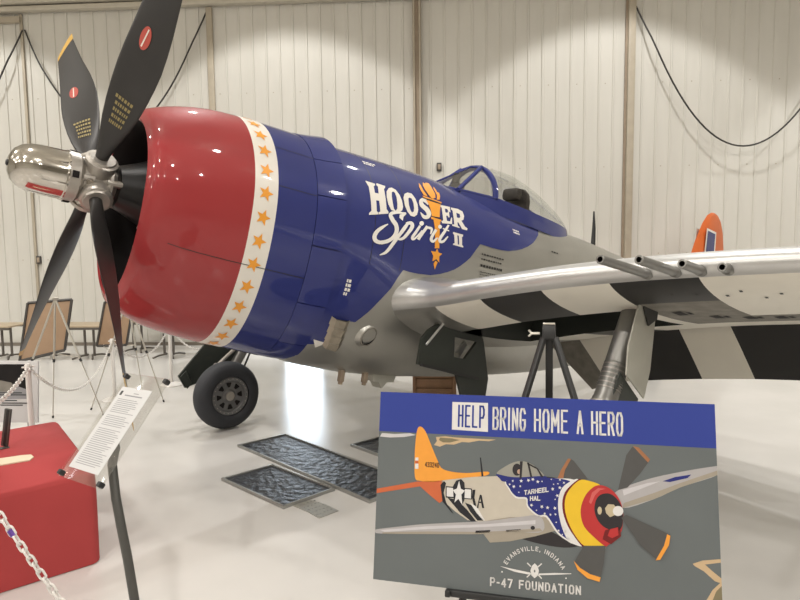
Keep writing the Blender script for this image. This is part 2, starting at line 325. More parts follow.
# ---------------------------------------------------------------- end of lines
# painted outlines on the fuselage, (x, angle), and the printed shapes of the poster (0.1 mm)
BLUE_EDGE = [(1.678,-57.8),(1.885,-53.1),(1.862,-38.6),(2.049,-38.2),(2.144,-32.1),(2.23,-25.6),(2.315,-19.6),(2.365,-14.5),(2.406,-11.3),(2.493,-11.5),(2.58,-11.5),(2.746,-11),(2.872,-9.6),(2.961,-8.2),(3.05,-6.5),(3.126,-4.4),(3.202,-1.8),(3.254,0.2),(3.319,6.1),(3.394,12.3),(3.488,12.2),(3.584,12),(3.717,12.3),(3.858,13.4),(4.009,16),(4.131,19.1),(4.262,23.4),(4.386,28.7),(4.481,34.5),(4.567,40.6),(4.68,52.8)]
NOSE_ART = [('white',[(1.95,35.2),(2.053,34.9),(2.047,33.4),(2.03,32.4),(2.03,27.5),(2.072,27.7),(2.078,33.3),(2.063,34.2),(2.073,35.8),(2.168,35.5),(2.162,33.8),(2.145,32.6),(2.145,18.1),(2.165,16.6),(2.164,15.4),(2.055,13.2),(2.055,14.5),(2.074,15.4),(2.067,22.5),(2.034,22.2),(2.035,14.9),(2.051,14.3),(2.051,13.1),(1.951,11.2),(1.952,12.5),(1.977,14.3),(1.971,31.1),(1.948,34.5)],None,0),
  ('white',[(2.17,31.1),(2.205,34.5),(2.244,35.8),(2.29,34.9),(2.322,31.5),(2.34,27.3),(2.343,23.1),(2.329,20.2),(2.299,18.5),(2.25,18),(2.197,18.3),(2.168,21.9),(2.16,26.5)],[(2.232,31.7),(2.251,32.7),(2.27,32.1),(2.279,28.7),(2.277,23.7),(2.27,20.4),(2.25,18.6),(2.23,19.7),(2.222,24),(2.222,28.3)],0),
  ('white',[(2.365,30),(2.39,33.5),(2.434,35.6),(2.487,35.8),(2.52,32.3),(2.534,27.9),(2.532,23.8),(2.509,19.9),(2.471,18),(2.429,18),(2.391,20.3),(2.368,24.1)],[(2.426,30.5),(2.445,31.7),(2.47,31.3),(2.482,28),(2.481,24.2),(2.47,21.6),(2.448,20.6),(2.43,22.1),(2.42,25.6)],0),
  ('white',[(2.682,30.4),(2.684,30.9),(2.686,31.6),(2.688,32.5),(2.686,33.3),(2.681,33.9),(2.673,34.5),(2.662,35),(2.646,35.2),(2.626,34.9),(2.606,34.2),(2.586,33.1),(2.568,31.7),(2.56,30.3),(2.558,29.1),(2.56,28),(2.566,26.9),(2.58,26.1),(2.596,25.5),(2.61,24.9),(2.62,24.5),(2.627,23.9),(2.633,23.4),(2.636,22.9),(2.638,22.6),(2.638,22.4),(2.636,22),(2.634,21.6),(2.634,21.5),(2.633,21.5),(2.626,21.3),(2.617,21.3),(2.61,21.2),(2.6,21.4),(2.586,21.8),(2.573,22.3),(2.564,22.7)],[(2.673,30),(2.668,30.2),(2.662,30.5),(2.654,30.8),(2.647,31),(2.64,31.3),(2.631,31.6),(2.624,31.7),(2.621,31.7),(2.62,31.6),(2.615,31.5),(2.613,31.4),(2.615,31.5),(2.615,31.4),(2.615,30.9),(2.617,30.3),(2.621,29.8),(2.629,29.4),(2.642,28.9),(2.659,28.4),(2.673,27.7),(2.684,26.9),(2.693,26.1),(2.699,25.1),(2.701,24),(2.696,22.8),(2.687,21.6),(2.674,20.5),(2.656,19.5),(2.636,18.9),(2.617,18.6),(2.598,18.5),(2.582,18.8),(2.57,19.6),(2.562,20.6),(2.558,21.6),(2.554,22.2)],1),
  ('white',[(2.859,33.4),(2.993,34.4),(2.984,29.7),(2.959,29.2),(2.943,31.7),(2.909,31.4),(2.907,28.3),(2.936,28.5),(2.947,29.7),(2.961,29.8),(2.955,25.2),(2.937,24.9),(2.932,26.1),(2.908,25.7),(2.91,21.9),(2.954,22.1),(2.98,25.6),(2.992,25.5),(2.98,20.6),(2.838,19),(2.831,20.4),(2.856,21.4),(2.865,31.3),(2.851,31.9)],None,0),
  ('white',[(3.007,34.2),(3.116,35.3),(3.181,34.5),(3.188,30.7),(3.161,27),(3.128,25.7),(3.171,21.9),(3.207,21.1),(3.197,19.5),(3.122,19.2),(3.076,23.4),(3.06,23.1),(3.064,20.7),(3.087,20.1),(3.083,19.3),(2.978,19.3),(2.982,20.5),(3.01,20.7),(3.02,31.8),(3.003,32.5)],[(3.072,31.1),(3.121,31),(3.121,28.6),(3.1,27.2),(3.067,27.2)],0),
  ('orange',[(2.659,50.1),(2.67,47.6),(2.671,43.3),(2.694,39.4),(2.702,37.7),(2.653,37.8),(2.635,40.8),(2.631,44.8)],None,0),
  ('orange',[(2.733,52.8),(2.755,51.9),(2.781,54),(2.826,54.6),(2.828,51),(2.827,46.7),(2.832,42.9),(2.815,38.9),(2.77,36.9),(2.733,37.2),(2.715,40.3),(2.703,44),(2.703,48.5)],None,0),
  ('orange',[(2.867,51.6),(2.877,48.9),(2.878,45.8),(2.906,45.6),(2.895,41.9),(2.868,38.2),(2.823,37.2),(2.851,41.7),(2.851,45.1),(2.849,48.7)],None,0),
  ('orange',[(2.632,37),(2.888,36.3),(2.876,35),(2.632,35.7)],None,0),
  ('orange',[(2.663,34),(2.859,33.9),(2.826,27.5),(2.811,22.8),(2.703,22),(2.701,26),(2.687,30.4)],None,0),
  ('orange',[(2.69,21.4),(2.83,21.3),(2.826,20.1),(2.691,19.7)],None,0),
  ('orange',[(2.721,19.9),(2.815,20.3),(2.8,15.6),(2.797,5.8),(2.805,1.4),(2.745,0.7),(2.732,14.6)],None,0),
  ('orange',[(2.778,0.8),(2.801,-0.9),(2.854,-1),(2.818,-2.4),(2.83,-5),(2.786,-3.9),(2.738,-5.1),(2.739,-2.8),(2.701,-1),(2.759,-0.9)],None,0),
  ('orange',[(2.777,-4.5),(2.808,-5),(2.786,-8.3),(2.757,-6)],None,0),
  ('ink',[(2.625,34.5),(2.647,34.5),(2.678,34.5),(2.713,34.5),(2.746,34.5),(2.779,34.4),(2.815,34.3),(2.847,34.1),(2.869,34)],[(2.632,35.3),(2.654,35.3),(2.685,35.4),(2.721,35.5),(2.755,35.5),(2.788,35.4),(2.824,35.2),(2.855,35),(2.877,34.8)],1),
  ('ink',[(2.7,43),(2.702,42.3),(2.704,41.3),(2.708,40.3),(2.712,39.4),(2.719,38.6),(2.727,38),(2.735,37.4),(2.74,37)],[(2.707,43.4),(2.71,42.7),(2.713,41.8),(2.718,40.8),(2.723,40),(2.729,39.2),(2.736,38.5),(2.743,37.9),(2.748,37.4)],1),
  ('ink',[(2.695,21.6),(2.722,21.6),(2.762,21.6),(2.802,21.6),(2.83,21.6)],[(2.698,22),(2.725,22),(2.765,22),(2.805,22),(2.833,22)],1),
  ('ink',[(2.759,-4.9),(2.764,-4.7),(2.77,-4.5),(2.776,-4.3),(2.78,-4.2),(2.787,-4.3),(2.796,-4.6),(2.804,-4.8),(2.81,-5)],[(2.754,-4.7),(2.758,-4.6),(2.764,-4.3),(2.772,-4.1),(2.782,-3.9),(2.792,-4.1),(2.801,-4.3),(2.81,-4.6),(2.816,-4.8)],1),
  ('script',[(2.369,19.3),(2.352,19.1),(2.328,18.8),(2.302,18.6),(2.278,18.3),(2.258,18.1),(2.239,18),(2.22,17.7),(2.204,17.4),(2.189,16.8),(2.176,16.1),(2.166,15.2),(2.162,14.1),(2.165,13.1),(2.171,12.3),(2.179,11.5),(2.188,10.8),(2.198,10.1),(2.209,9.4),(2.219,8.8),(2.226,8.3),(2.23,7.7),(2.233,7.1),(2.235,6.5),(2.236,5.9),(2.235,5.2),(2.233,4.5),(2.23,3.8),(2.225,3.1),(2.219,2.4),(2.211,1.7),(2.201,0.9),(2.191,0.3),(2.179,-0.2),(2.165,-0.6),(2.151,-0.9),(2.137,-1.2),(2.123,-1.4),(2.108,-1.6),(2.095,-1.8),(2.084,-1.8),(2.074,-1.8),(2.064,-1.7),(2.056,-1.5),(2.051,-1.4),(2.049,-1.2),(2.047,-1),(2.046,-0.7),(2.046,-0.4),(2.048,-0.1),(2.053,0.5),(2.058,1.3),(2.066,2),(2.074,2.7),(2.085,3.5),(2.097,4.2),(2.109,5),(2.122,5.9),(2.137,6.8),(2.15,7.6),(2.16,8.1)],[(2.364,17.7),(2.348,17.6),(2.324,17.4),(2.298,17.2),(2.275,16.9),(2.256,16.5),(2.238,16.1),(2.223,15.7),(2.213,15.4),(2.207,15.1),(2.205,14.9),(2.205,14.9),(2.205,14.8),(2.207,14.6),(2.212,14.1),(2.22,13.5),(2.228,12.8),(2.236,12.2),(2.247,11.6),(2.259,10.9),(2.269,10),(2.275,9.1),(2.28,8.2),(2.283,7.3),(2.284,6.3),(2.282,5.3),(2.279,4.3),(2.273,3.3),(2.266,2.3),(2.256,1.3),(2.245,0.4),(2.232,-0.3),(2.218,-0.8),(2.203,-1.3),(2.186,-1.8),(2.169,-2.2),(2.152,-2.5),(2.135,-2.8),(2.117,-3.1),(2.099,-3.2),(2.081,-3.3),(2.064,-3.3),(2.047,-3.2),(2.032,-3),(2.019,-2.6),(2.009,-2.1),(2.004,-1.6),(2.002,-1),(2.003,-0.4),(2.007,0.4),(2.014,1.4),(2.023,2.3),(2.034,3.2),(2.047,4.1),(2.061,4.9),(2.075,5.6),(2.091,6.3),(2.108,7),(2.126,7.7),(2.143,8.2),(2.155,8.6)],1),
  ('script',[(2.291,16.7),(2.377,18.6),(2.335,15.7),(2.326,13),(2.285,14.4)],None,0),
  ('script',[(2.382,13.2),(2.372,12.5),(2.357,11.3),(2.342,10.1),(2.327,8.8),(2.314,7.6),(2.302,6.3),(2.289,5),(2.277,3.8),(2.264,2.5),(2.252,1.3),(2.24,0.1),(2.228,-0.7),(2.216,-1.5),(2.205,-2.3),(2.194,-3.1),(2.185,-3.8),(2.176,-4.4),(2.168,-4.9),(2.161,-5.3),(2.153,-5.7),(2.142,-6.1),(2.128,-6.6),(2.115,-7),(2.106,-7.3)],[(2.407,12.6),(2.399,11.8),(2.389,10.6),(2.377,9.2),(2.364,7.9),(2.351,6.7),(2.337,5.4),(2.323,4.2),(2.309,2.9),(2.297,1.7),(2.285,0.5),(2.274,-0.5),(2.262,-1.3),(2.251,-2.1),(2.239,-2.9),(2.228,-3.7),(2.216,-4.4),(2.206,-5),(2.196,-5.5),(2.185,-6),(2.172,-6.5),(2.155,-6.9),(2.137,-7.2),(2.121,-7.4),(2.11,-7.6)],1),
  ('script',[(2.367,10.9),(2.379,11.1),(2.396,11.5),(2.412,11.7),(2.417,11.7),(2.416,11.7),(2.418,11.5),(2.418,11.2),(2.418,10.9),(2.413,10.2),(2.405,9.1),(2.393,8),(2.381,6.8),(2.369,5.7),(2.356,4.6),(2.344,3.5),(2.333,2.8),(2.324,2.3),(2.314,1.9),(2.305,1.6),(2.299,1.4),(2.295,1.4),(2.291,1.5),(2.287,1.7),(2.283,1.8)],[(2.361,12.4),(2.372,12.8),(2.39,13.4),(2.411,13.9),(2.432,14.2),(2.45,13.8),(2.461,13),(2.465,12),(2.463,10.8),(2.455,9.6),(2.442,8.3),(2.428,7.1),(2.414,6),(2.401,4.8),(2.386,3.6),(2.371,2.5),(2.356,1.6),(2.34,0.9),(2.325,0.4),(2.31,0.2),(2.297,0.1),(2.285,0.2),(2.278,0.6),(2.273,1),(2.271,1.2)],1),
  ('script',[(2.526,13.1),(2.515,12.1),(2.501,10.8),(2.485,9.3),(2.472,8.1),(2.46,7),(2.448,5.9),(2.438,4.9),(2.432,3.9),(2.432,3.1),(2.439,2.4),(2.452,2.1),(2.465,2.3),(2.476,2.6),(2.486,3.1),(2.496,3.8),(2.509,4.6),(2.525,5.8),(2.545,7.3),(2.564,8.7),(2.578,9.7)],[(2.552,12.5),(2.542,11.6),(2.529,10.2),(2.514,8.7),(2.502,7.4),(2.49,6.3),(2.478,5.2),(2.469,4.3),(2.465,3.7),(2.464,3.6),(2.462,3.7),(2.46,3.7),(2.46,3.6),(2.463,3.7),(2.471,4),(2.48,4.5),(2.492,5.2),(2.508,6.4),(2.528,7.8),(2.547,9.3),(2.56,10.3)],1),
  ('script',[(2.588,15.1),(2.584,14.2),(2.573,13.5),(2.558,13),(2.543,13),(2.532,13.5),(2.529,14.2),(2.533,15.1),(2.544,15.8),(2.559,16.3),(2.574,16.3),(2.585,15.8)],None,0),
  ('script',[(2.618,14.2),(2.606,13.2),(2.589,11.7),(2.57,10.2),(2.554,8.7),(2.54,7.3),(2.526,5.9),(2.514,4.7),(2.506,3.8)],[(2.649,13.5),(2.637,12.4),(2.62,11),(2.602,9.4),(2.586,8),(2.572,6.6),(2.557,5.2),(2.545,4),(2.537,3.2)],1),
  ('script',[(2.619,12.2),(2.631,12.2),(2.648,12.2),(2.664,12.2),(2.674,12.1),(2.674,12.1),(2.674,12.2),(2.674,12),(2.673,11.6),(2.673,11),(2.67,10.3),(2.668,9.6),(2.666,9.1)],[(2.625,13.8),(2.637,13.8),(2.655,13.9),(2.675,14),(2.691,13.9),(2.702,13.4),(2.705,12.8),(2.704,12.2),(2.701,11.7),(2.697,11),(2.691,10.2),(2.684,9.5),(2.68,9)],1),
  ('script',[(2.734,13.5),(2.724,12.7),(2.71,11.4),(2.696,10.1),(2.685,9),(2.677,8),(2.671,7.1),(2.666,6.2),(2.666,5.4),(2.673,4.6),(2.684,4.1),(2.701,3.8),(2.721,4.1),(2.737,4.9),(2.752,6),(2.765,7),(2.774,7.7)],[(2.763,12.9),(2.754,12),(2.741,10.8),(2.728,9.6),(2.718,8.5),(2.712,7.7),(2.707,6.9),(2.705,6.3),(2.704,6.1),(2.705,5.9),(2.708,5.7),(2.709,5.6),(2.709,5.6),(2.718,5.9),(2.733,6.7),(2.749,7.6),(2.76,8.2)],1),
  ('script',[(2.828,16.3),(2.822,15.3),(2.808,14.6),(2.791,14.4),(2.778,14.7),(2.773,15.5),(2.779,16.4),(2.793,17.1),(2.81,17.4),(2.823,17)],None,0),
  ('script',[(2.913,19.1),(2.899,18),(2.879,16.4),(2.858,14.7),(2.84,13.2),(2.823,11.8),(2.806,10.4),(2.792,9.1),(2.782,8),(2.778,6.9),(2.779,6),(2.787,5.3),(2.799,4.9),(2.816,4.9),(2.832,5.1),(2.847,5.6),(2.863,6.3),(2.877,7.3),(2.892,8.5),(2.905,9.7),(2.914,10.5)],[(2.936,18.7),(2.923,17.5),(2.906,15.9),(2.888,14.1),(2.872,12.5),(2.856,11.1),(2.84,9.7),(2.827,8.5),(2.819,7.7),(2.817,7.2),(2.818,6.9),(2.818,6.8),(2.818,6.8),(2.818,6.7),(2.824,6.8),(2.833,7),(2.843,7.3),(2.856,8),(2.873,9.1),(2.89,10.1),(2.901,10.9)],1),
  ('script',[(2.836,14.8),(2.854,14.7),(2.879,14.6),(2.905,14.4),(2.922,14.3)],[(2.843,15.7),(2.86,15.6),(2.886,15.4),(2.911,15.3),(2.929,15.2)],1),
  ('white',[(2.987,15),(3.132,15.2),(3.129,13.8),(3.114,13.3),(3.117,7.7),(3.137,6.9),(3.134,6.1),(2.987,6.1),(2.988,6.9),(3.009,7.5),(3.001,13.2),(2.984,13.8)],[(3.046,13.5),(3.067,13.5),(3.075,7.3),(3.055,7.3)],0)]
POSTER = [(1,'sand',[(-3725,1880),(-3377,1925),(-2953,1903),(-2496,1902),(-1969,1902),(-1448,1909),(-1707,1836),(-2080,1837),(-2455,1750),(-2721,1750),(-3024,1637),(-3331,1634),(-3560,1531),(-3794,1577),(-3682,1733)]),
  (2,'land',[(-3569,1870),(-3106,1862),(-2799,1819),(-3179,1705),(-3448,1694),(-3606,1774)]),
  (1,'pale',[(-5882,1916),(-5353,1906),(-4753,1968),(-4512,1913),(-4987,1811),(-5550,1762),(-5958,1778)]),
  (1,'sand',[(5136,-1791),(5446,-1655),(6129,-1553),(6125,-1663),(5518,-1774),(5739,-1964),(6069,-2163),(6085,-2317),(5803,-2271),(5473,-1992),(5211,-1862)]),
  (1,'sand',[(5518,-2904),(5718,-2554),(6102,-2260),(6097,-2393),(5829,-2580),(5706,-2882)]),
  (1,'land',[(5706,-2882),(5829,-2580),(6097,-2393),(6081,-2837)]),
  (1,'metal',[(2715,327),(3707,823),(4835,1170),(5936,1434),(6027,1399),(6018,1152),(4821,654),(4015,219),(2954,-176)]),
  (2,'navy',[(4270,821),(4672,992),(5188,1111),(5066,986),(4509,814)]),
  (2,'pale',[(2964,431),(3786,727),(4190,815),(3783,618),(3002,248)]),
  (2,'orange',[(-4442,2181),(-4315,2234),(-4142,2073),(-3901,1571),(-3643,1030),(-3393,697),(-2583,624),(-1746,736),(-1790,589),(-2486,468),(-3430,292),(-3813,209),(-4299,220),(-4499,344),(-4536,1160),(-4509,1818)]),
  (2,'redorange',[(-6055,-197),(-4396,185),(-3430,292),(-3364,-412),(-3523,-533),(-3846,-314),(-4292,18),(-6047,-365)]),
  (3,'white',[(-4504,1069),(-4386,1076),(-4372,658),(-4509,649)]),
  (4,'redorange',[(-4510,956),(-4382,964),(-4378,853),(-4506,845)]),
  (2,'silver',[(-3478,288),(-2487,486),(-1285,607),(-830,497),(-23,-58),(677,-776),(763,-1110),(-17,-1396),(-899,-1651),(-1617,-1764),(-2085,-1063),(-2455,-1051),(-2929,-780),(-3411,-415)]),
  (3,'ink',[(-3502,122),(-3372,278),(-3285,211),(-3371,-141),(-3267,-494),(-2974,-874),(-3069,-819),(-3410,-460)]),
  (3,'ink',[(-3224,-310),(-2844,-370),(-2462,-697),(-2131,-1067),(-2316,-1083),(-2740,-809)]),
  (3,'ink',[(-2561,-437),(-2327,-507),(-2043,-839),(-1856,-1016),(-2086,-1037),(-2369,-733)]),
  (3,'white',[(-2375,-422),(-2094,-577),(-1811,-1012),(-1884,-1019),(-2137,-758)]),
  (3,'silverlow',[(-2314,-1172),(-1628,-979),(-907,-811),(-20,-751),(504,-689),(720,-901),(763,-1110),(-17,-1396),(-899,-1651),(-1617,-1764),(-2082,-1239)]),
  (4,'ink',[(-3025,112),(-2907,329),(-2720,397),(-2595,280),(-2571,11),(-2582,-349),(-2698,-609),(-2858,-595),(-2985,-381)]),
  (4,'ink',[(-3301,101),(-2310,85),(-2303,-309),(-3290,-315)]),
  (5,'white',[(-3262,58),(-2347,46),(-2340,-276),(-3253,-267)]),
  (6,'ink',[(-3025,112),(-2907,329),(-2720,397),(-2595,280),(-2571,11),(-2582,-349),(-2698,-609),(-2858,-595),(-2985,-381)]),
  (7,'white',[(-2794,329),(-2722,45),(-2570,-7),(-2698,-161),(-2653,-534),(-2808,-322),(-2955,-469),(-2905,-177),(-3022,-23),(-2872,42)]),
  (5,'ink',[(-2291,32),(-2179,59),(-2211,-230),(-2131,-536),(-2234,-500),(-2304,-238)]),
  (5,'ink',[(-2010,-107),(-1945,-120),(-1845,-574),(-1919,-580),(-1958,-406),(-2041,-413),(-2057,-592),(-2121,-597)]),
  (6,'silver',[(-1998,-249),(-1968,-353),(-2024,-358)]),
  (3,'glass',[(-1395,656),(-1070,979),(-637,1179),(-277,1159),(45,982),(279,681),(-560,544)]),
  (4,'dark',[(-509,888),(-524,795),(-568,718),(-633,672),(-705,667),(-770,704),(-816,775),(-833,866),(-818,960),(-773,1038),(-708,1083),(-636,1088),(-571,1051),(-525,980)]),
  (5,'skin',[(-519,817),(-526,779),(-545,748),(-574,730),(-606,727),(-635,742),(-655,770),(-663,807),(-656,844),(-636,875),(-607,894),(-575,896),(-546,881),(-526,853)]),
  (6,'dark',[(-565,1183),(-464,1190),(-503,577),(-574,572)]),
  (6,'dark',[(-306,1157),(-234,1148),(-118,646),(-189,641)]),
  (6,'dark',[(9,994),(80,970),(279,674),(194,668)]),
  (6,'dark',[(-306,1157),(44,996),(30,946),(-305,1101)]),
  (4,'navy',[(-1417,669),(-994,613),(-560,615),(293,718),(307,606),(-559,488),(-1137,418),(-1298,520)]),
  (3,'ink',[(-2032,1223),(-1995,1226),(-1891,555),(-1965,550)]),
  (3,'dark',[(279,703),(852,687),(1404,657),(1059,459),(363,582)]),
  (4,'white',[(-1007,484),(363,652),(1336,666),(990,385),(795,-148),(973,-921),(1270,-1482),(1094,-1445),(739,-1207),(365,-708),(71,-705),(-297,-411),(-355,-143),(-712,-130),(-975,174)]),
  (5,'navy',[(-978,500),(363,666),(1198,608),(955,348),(823,-146),(959,-888),(1203,-1407),(1108,-1389),(780,-1163),(400,-650),(99,-648),(-254,-372),(-313,-84),(-684,-71),(-931,192)]),
  (6,'white',[(1336,666),(1473,641),(1024,201),(933,-343),(1123,-955),(1540,-1523),(1661,-1564),(1459,-1571),(1121,-1415),(883,-895),(781,-218),(921,345)]),
  (7,'maroon',[(1445,660),(1024,214),(933,-343),(1123,-941),(1527,-1510),(1661,-1564),(1205,-934),(1016,-337),(1100,186),(1541,646)]),
  (8,'yellow',[(1507,651),(1881,657),(2217,545),(1947,422),(1673,59),(1567,-495),(1932,-1137),(2360,-1496),(2259,-1638),(1928,-1618),(1561,-1474),(1191,-935),(1016,-337),(1100,186)]),
  (9,'red',[(2217,545),(2550,447),(2812,183),(2951,-176),(2964,-576),(2859,-1050),(2459,-1453),(2340,-1484),(1998,-1231),(1666,-892),(1554,-428),(1673,59),(1947,422)]),
  (10,'dark',[(2247,227),(2548,277),(2810,81),(2950,-243),(2942,-711),(2795,-937),(2400,-893),(2137,-662),(2020,-321),(2078,23)]),
  (10,'maroon',[(2366,-963),(2863,-784),(2890,-1114),(2558,-1410),(2277,-1271)]),
  (11,'red',[(2532,-914),(2797,-824),(2806,-1088),(2594,-1208),(2450,-1142)]),
  (11,'tan',[(2376,-224),(2477,-80),(2663,-79),(2806,-222),(2737,-408),(2538,-513),(2407,-389)]),
  (12,'white',[(2976,-268),(2958,-342),(2909,-404),(2840,-442),(2764,-449),(2696,-422),(2649,-368),(2633,-296),(2651,-222),(2700,-159),(2769,-121),(2845,-115),(2914,-142),(2960,-196)]),
  (11,'tan',[(2268,-314),(2260,-373),(2239,-422),(2209,-450),(2177,-453),(2147,-429),(2128,-384),(2121,-326),(2129,-267),(2150,-218),(2180,-189),(2212,-187),(2241,-210),(2261,-256)]),
  (2,'dark',[(-902,-1367),(87,-1103),(608,-1206),(1121,-1449),(1560,-1541),(984,-1684),(-51,-1609)]),
  (4,'metal',[(-5995,-1711),(-5003,-1506),(-3960,-1323),(-1774,-1025),(-639,-792),(155,-684),(251,-1201),(-635,-1314),(-2013,-1505),(-3949,-1685),(-5702,-1833),(-5991,-1810)]),
  (5,'pale',[(-5797,-1710),(-3957,-1404),(-1772,-1135),(-2,-838),(-1,-977),(-1771,-1230),(-3954,-1508),(-5616,-1759)]),
  (5,'dark',[(-2139,-1398),(-1605,-1325),(-1645,-1423),(-2162,-1487)]),
  (5,'dark',[(-1037,-1273),(-516,-1194),(-539,-1274),(-1052,-1345)]),
  (6,'dark',[(-18,-1103),(-26,-1133),(-47,-1159),(-78,-1175),(-113,-1178),(-144,-1168),(-165,-1146),(-173,-1117),(-165,-1086),(-144,-1060),(-113,-1044),(-79,-1041),(-48,-1051),(-26,-1073)]),
  (5,'silverlow',[(-5704,-1783),(-3952,-1589),(-2014,-1426),(-1117,-1312),(156,-1102),(251,-1201),(-635,-1322),(-2013,-1505),(-3949,-1685),(-5702,-1833)]),
  (3,'silverlow',[(2998,-4),(4020,427),(4825,803),(6023,1300),(6018,1152),(4821,654),(4015,219),(2954,-176)]),
  (10,'pinkred',[(1945,271),(2149,437),(2417,437),(2216,374),(2046,190),(1908,-127),(1841,-64)]),
  (3,'blade',[(922,971),(1201,1395),(1339,1313),(1814,721),(1473,662),(1025,595)]),
  (4,'orangeblur',[(769,681),(888,969),(1132,1390),(1236,1376),(1027,978),(935,554)]),
  (3,'blade',[(2815,419),(3108,1631),(3320,1936),(3867,1492),(3548,1022),(3130,528)]),
  (4,'orangeblur',[(3336,1954),(3525,1913),(3884,1527),(3817,1421),(3522,1742)]),
  (13,'blade',[(2908,-497),(3074,-383),(4463,-917),(4394,-1143),(4048,-1784),(3501,-1351)]),
  (14,'orange',[(4369,-909),(4470,-949),(4415,-1262),(4127,-1759),(3985,-1790),(4257,-1294)]),
  (13,'blade',[(1653,-1548),(2377,-1478),(2312,-2046),(2182,-2634),(1729,-2520),(1338,-2106)]),
  (14,'orange',[(1313,-2083),(1522,-2294),(1854,-2465),(2200,-2534),(2165,-2685),(1769,-2614),(1437,-2369)]),
  (3,'white',[(-1260,-2536),(-713,-2593),(-173,-2643),(-173,-2719),(-712,-2676)]),
  (3,'white',[(113,-2644),(654,-2566),(1227,-2517),(1226,-2541),(654,-2629),(113,-2700)]),
  (3,'white',[(-25,-2311),(73,-2395),(126,-2548),(87,-2710),(-23,-2816),(-134,-2734),(-174,-2580),(-122,-2416)]),
  (4,'grey',[(4,-2574),(1,-2594),(-6,-2611),(-17,-2622),(-30,-2623),(-41,-2615),(-49,-2600),(-51,-2579),(-49,-2559),(-41,-2541),(-30,-2531),(-18,-2530),(-7,-2538),(1,-2553)]),
  (3,'white',[(-300,-2340),(-169,-2454),(-141,-2424),(-272,-2311)]),
  (3,'white',[(210,-2285),(74,-2413),(99,-2439),(235,-2311)]),
  (3,'white',[(-283,-2827),(-140,-2685),(-167,-2660),(-310,-2802)]),
  (3,'white',[(237,-2787),(114,-2675),(86,-2704),(209,-2816)]),
  (3,'white',[(-1142,-2723),(-1145,-2735),(-1152,-2745),(-1164,-2751),(-1176,-2753),(-1188,-2749),(-1196,-2740),(-1199,-2729),(-1196,-2717),(-1188,-2706),(-1177,-2700),(-1164,-2698),(-1153,-2702),(-1145,-2711)]),
  (3,'white',[(1076,-2695),(1073,-2707),(1065,-2717),(1055,-2723),(1043,-2724),(1032,-2720),(1024,-2712),(1022,-2701),(1024,-2689),(1032,-2679),(1043,-2673),(1055,-2671),(1066,-2675),(1073,-2684)])]
# ---------------------------------------------------------------- the setting
# floor: white sealed concrete, a little glossy
fm = bpy.data.materials.new('sealed_white_floor'); fm.use_nodes = True; nt = fm.node_tree; b = nt.nodes['Principled BSDF']
tc = nt.nodes.new('ShaderNodeTexCoord'); n1 = nt.nodes.new('ShaderNodeTexNoise'); n1.inputs['Scale'].default_value = .7; n1.inputs['Detail'].default_value = 6
cr = nt.nodes.new('ShaderNodeValToRGB'); cr.color_ramp.elements[0].position = .3; cr.color_ramp.elements[1].position = .7
cr.color_ramp.elements[0].color = (.56, .545, .515, 1); cr.color_ramp.elements[1].color = (.64, .62, .59, 1)
nt.links.new(tc.outputs['Object'], n1.inputs['Vector']); nt.links.new(n1.outputs['Fac'], cr.inputs[0]); nt.links.new(cr.outputs[0], b.inputs['Base Color'])
b.inputs['Roughness'].default_value = .22; b.inputs['Specular IOR Level'].default_value = .5
n2 = nt.nodes.new('ShaderNodeTexNoise'); n2.inputs['Scale'].default_value = 2.2; nt.links.new(tc.outputs['Object'], n2.inputs['Vector'])
bp = nt.nodes.new('ShaderNodeBump'); bp.inputs['Strength'].default_value = .05; bp.inputs['Distance'].default_value = .02
nt.links.new(n2.outputs['Fac'], bp.inputs['Height']); nt.links.new(bp.outputs[0], b.inputs['Normal'])
M['floor'] = fm
# wall: cream ribbed sheet metal with faint grime
wm = bpy.data.materials.new('cream_sheet_metal'); wm.use_nodes = True; nt = wm.node_tree; b = nt.nodes['Principled BSDF']
tc = nt.nodes.new('ShaderNodeTexCoord'); mp = nt.nodes.new('ShaderNodeMapping'); mp.inputs['Scale'].default_value = (1.6, 1.6, .25)
n1 = nt.nodes.new('ShaderNodeTexNoise'); n1.inputs['Scale'].default_value = 1.5; n1.inputs['Detail'].default_value = 8
cr = nt.nodes.new('ShaderNodeValToRGB'); cr.color_ramp.elements[0].position = .3; cr.color_ramp.elements[1].position = .62
cr.color_ramp.elements[0].color = (.56, .54, .485, 1); cr.color_ramp.elements[1].color = (.60, .58, .525, 1)
nt.links.new(tc.outputs['Object'], mp.inputs[0]); nt.links.new(mp.outputs[0], n1.inputs['Vector']); nt.links.new(n1.outputs['Fac'], cr.inputs[0]); nt.links.new(cr.outputs[0], b.inputs['Base Color'])
b.inputs['Roughness'].default_value = .5
M['wall'] = wm
M['trim'] = mat('brown_trim', (.30, .235, .17), .6, vary=.2)
M['tantrim'] = mat('tan_trim', (.40, .35, .27), .6, vary=.15)
M['beam'] = mat('cream_beam', (.50, .46, .38), .5, vary=.1)
M['roof'] = mat('hangar_roof', (.74, .71, .65), .7)
M['base'] = mat('dark_base_strip', (.17, .145, .115), .6)
M['daylight'] = mat('bright_daylight_glass', (.8, .9, 1), .3, vary=0, emit=(.74, .87, 1), estr=7.0)

mb = MB(); mb.poly([hall(-24, -18), hall(24, -18), hall(24, 13.2), hall(-24, 13.2)], 'floor'); struct('floor', mb)
mb = MB(); mb.poly([hall(-24, -18, 10.4), hall(24, -18, 10.4), hall(24, 13.2, 10.4), hall(-24, 13.2, 10.4)], 'roof'); struct('ceiling', mb)
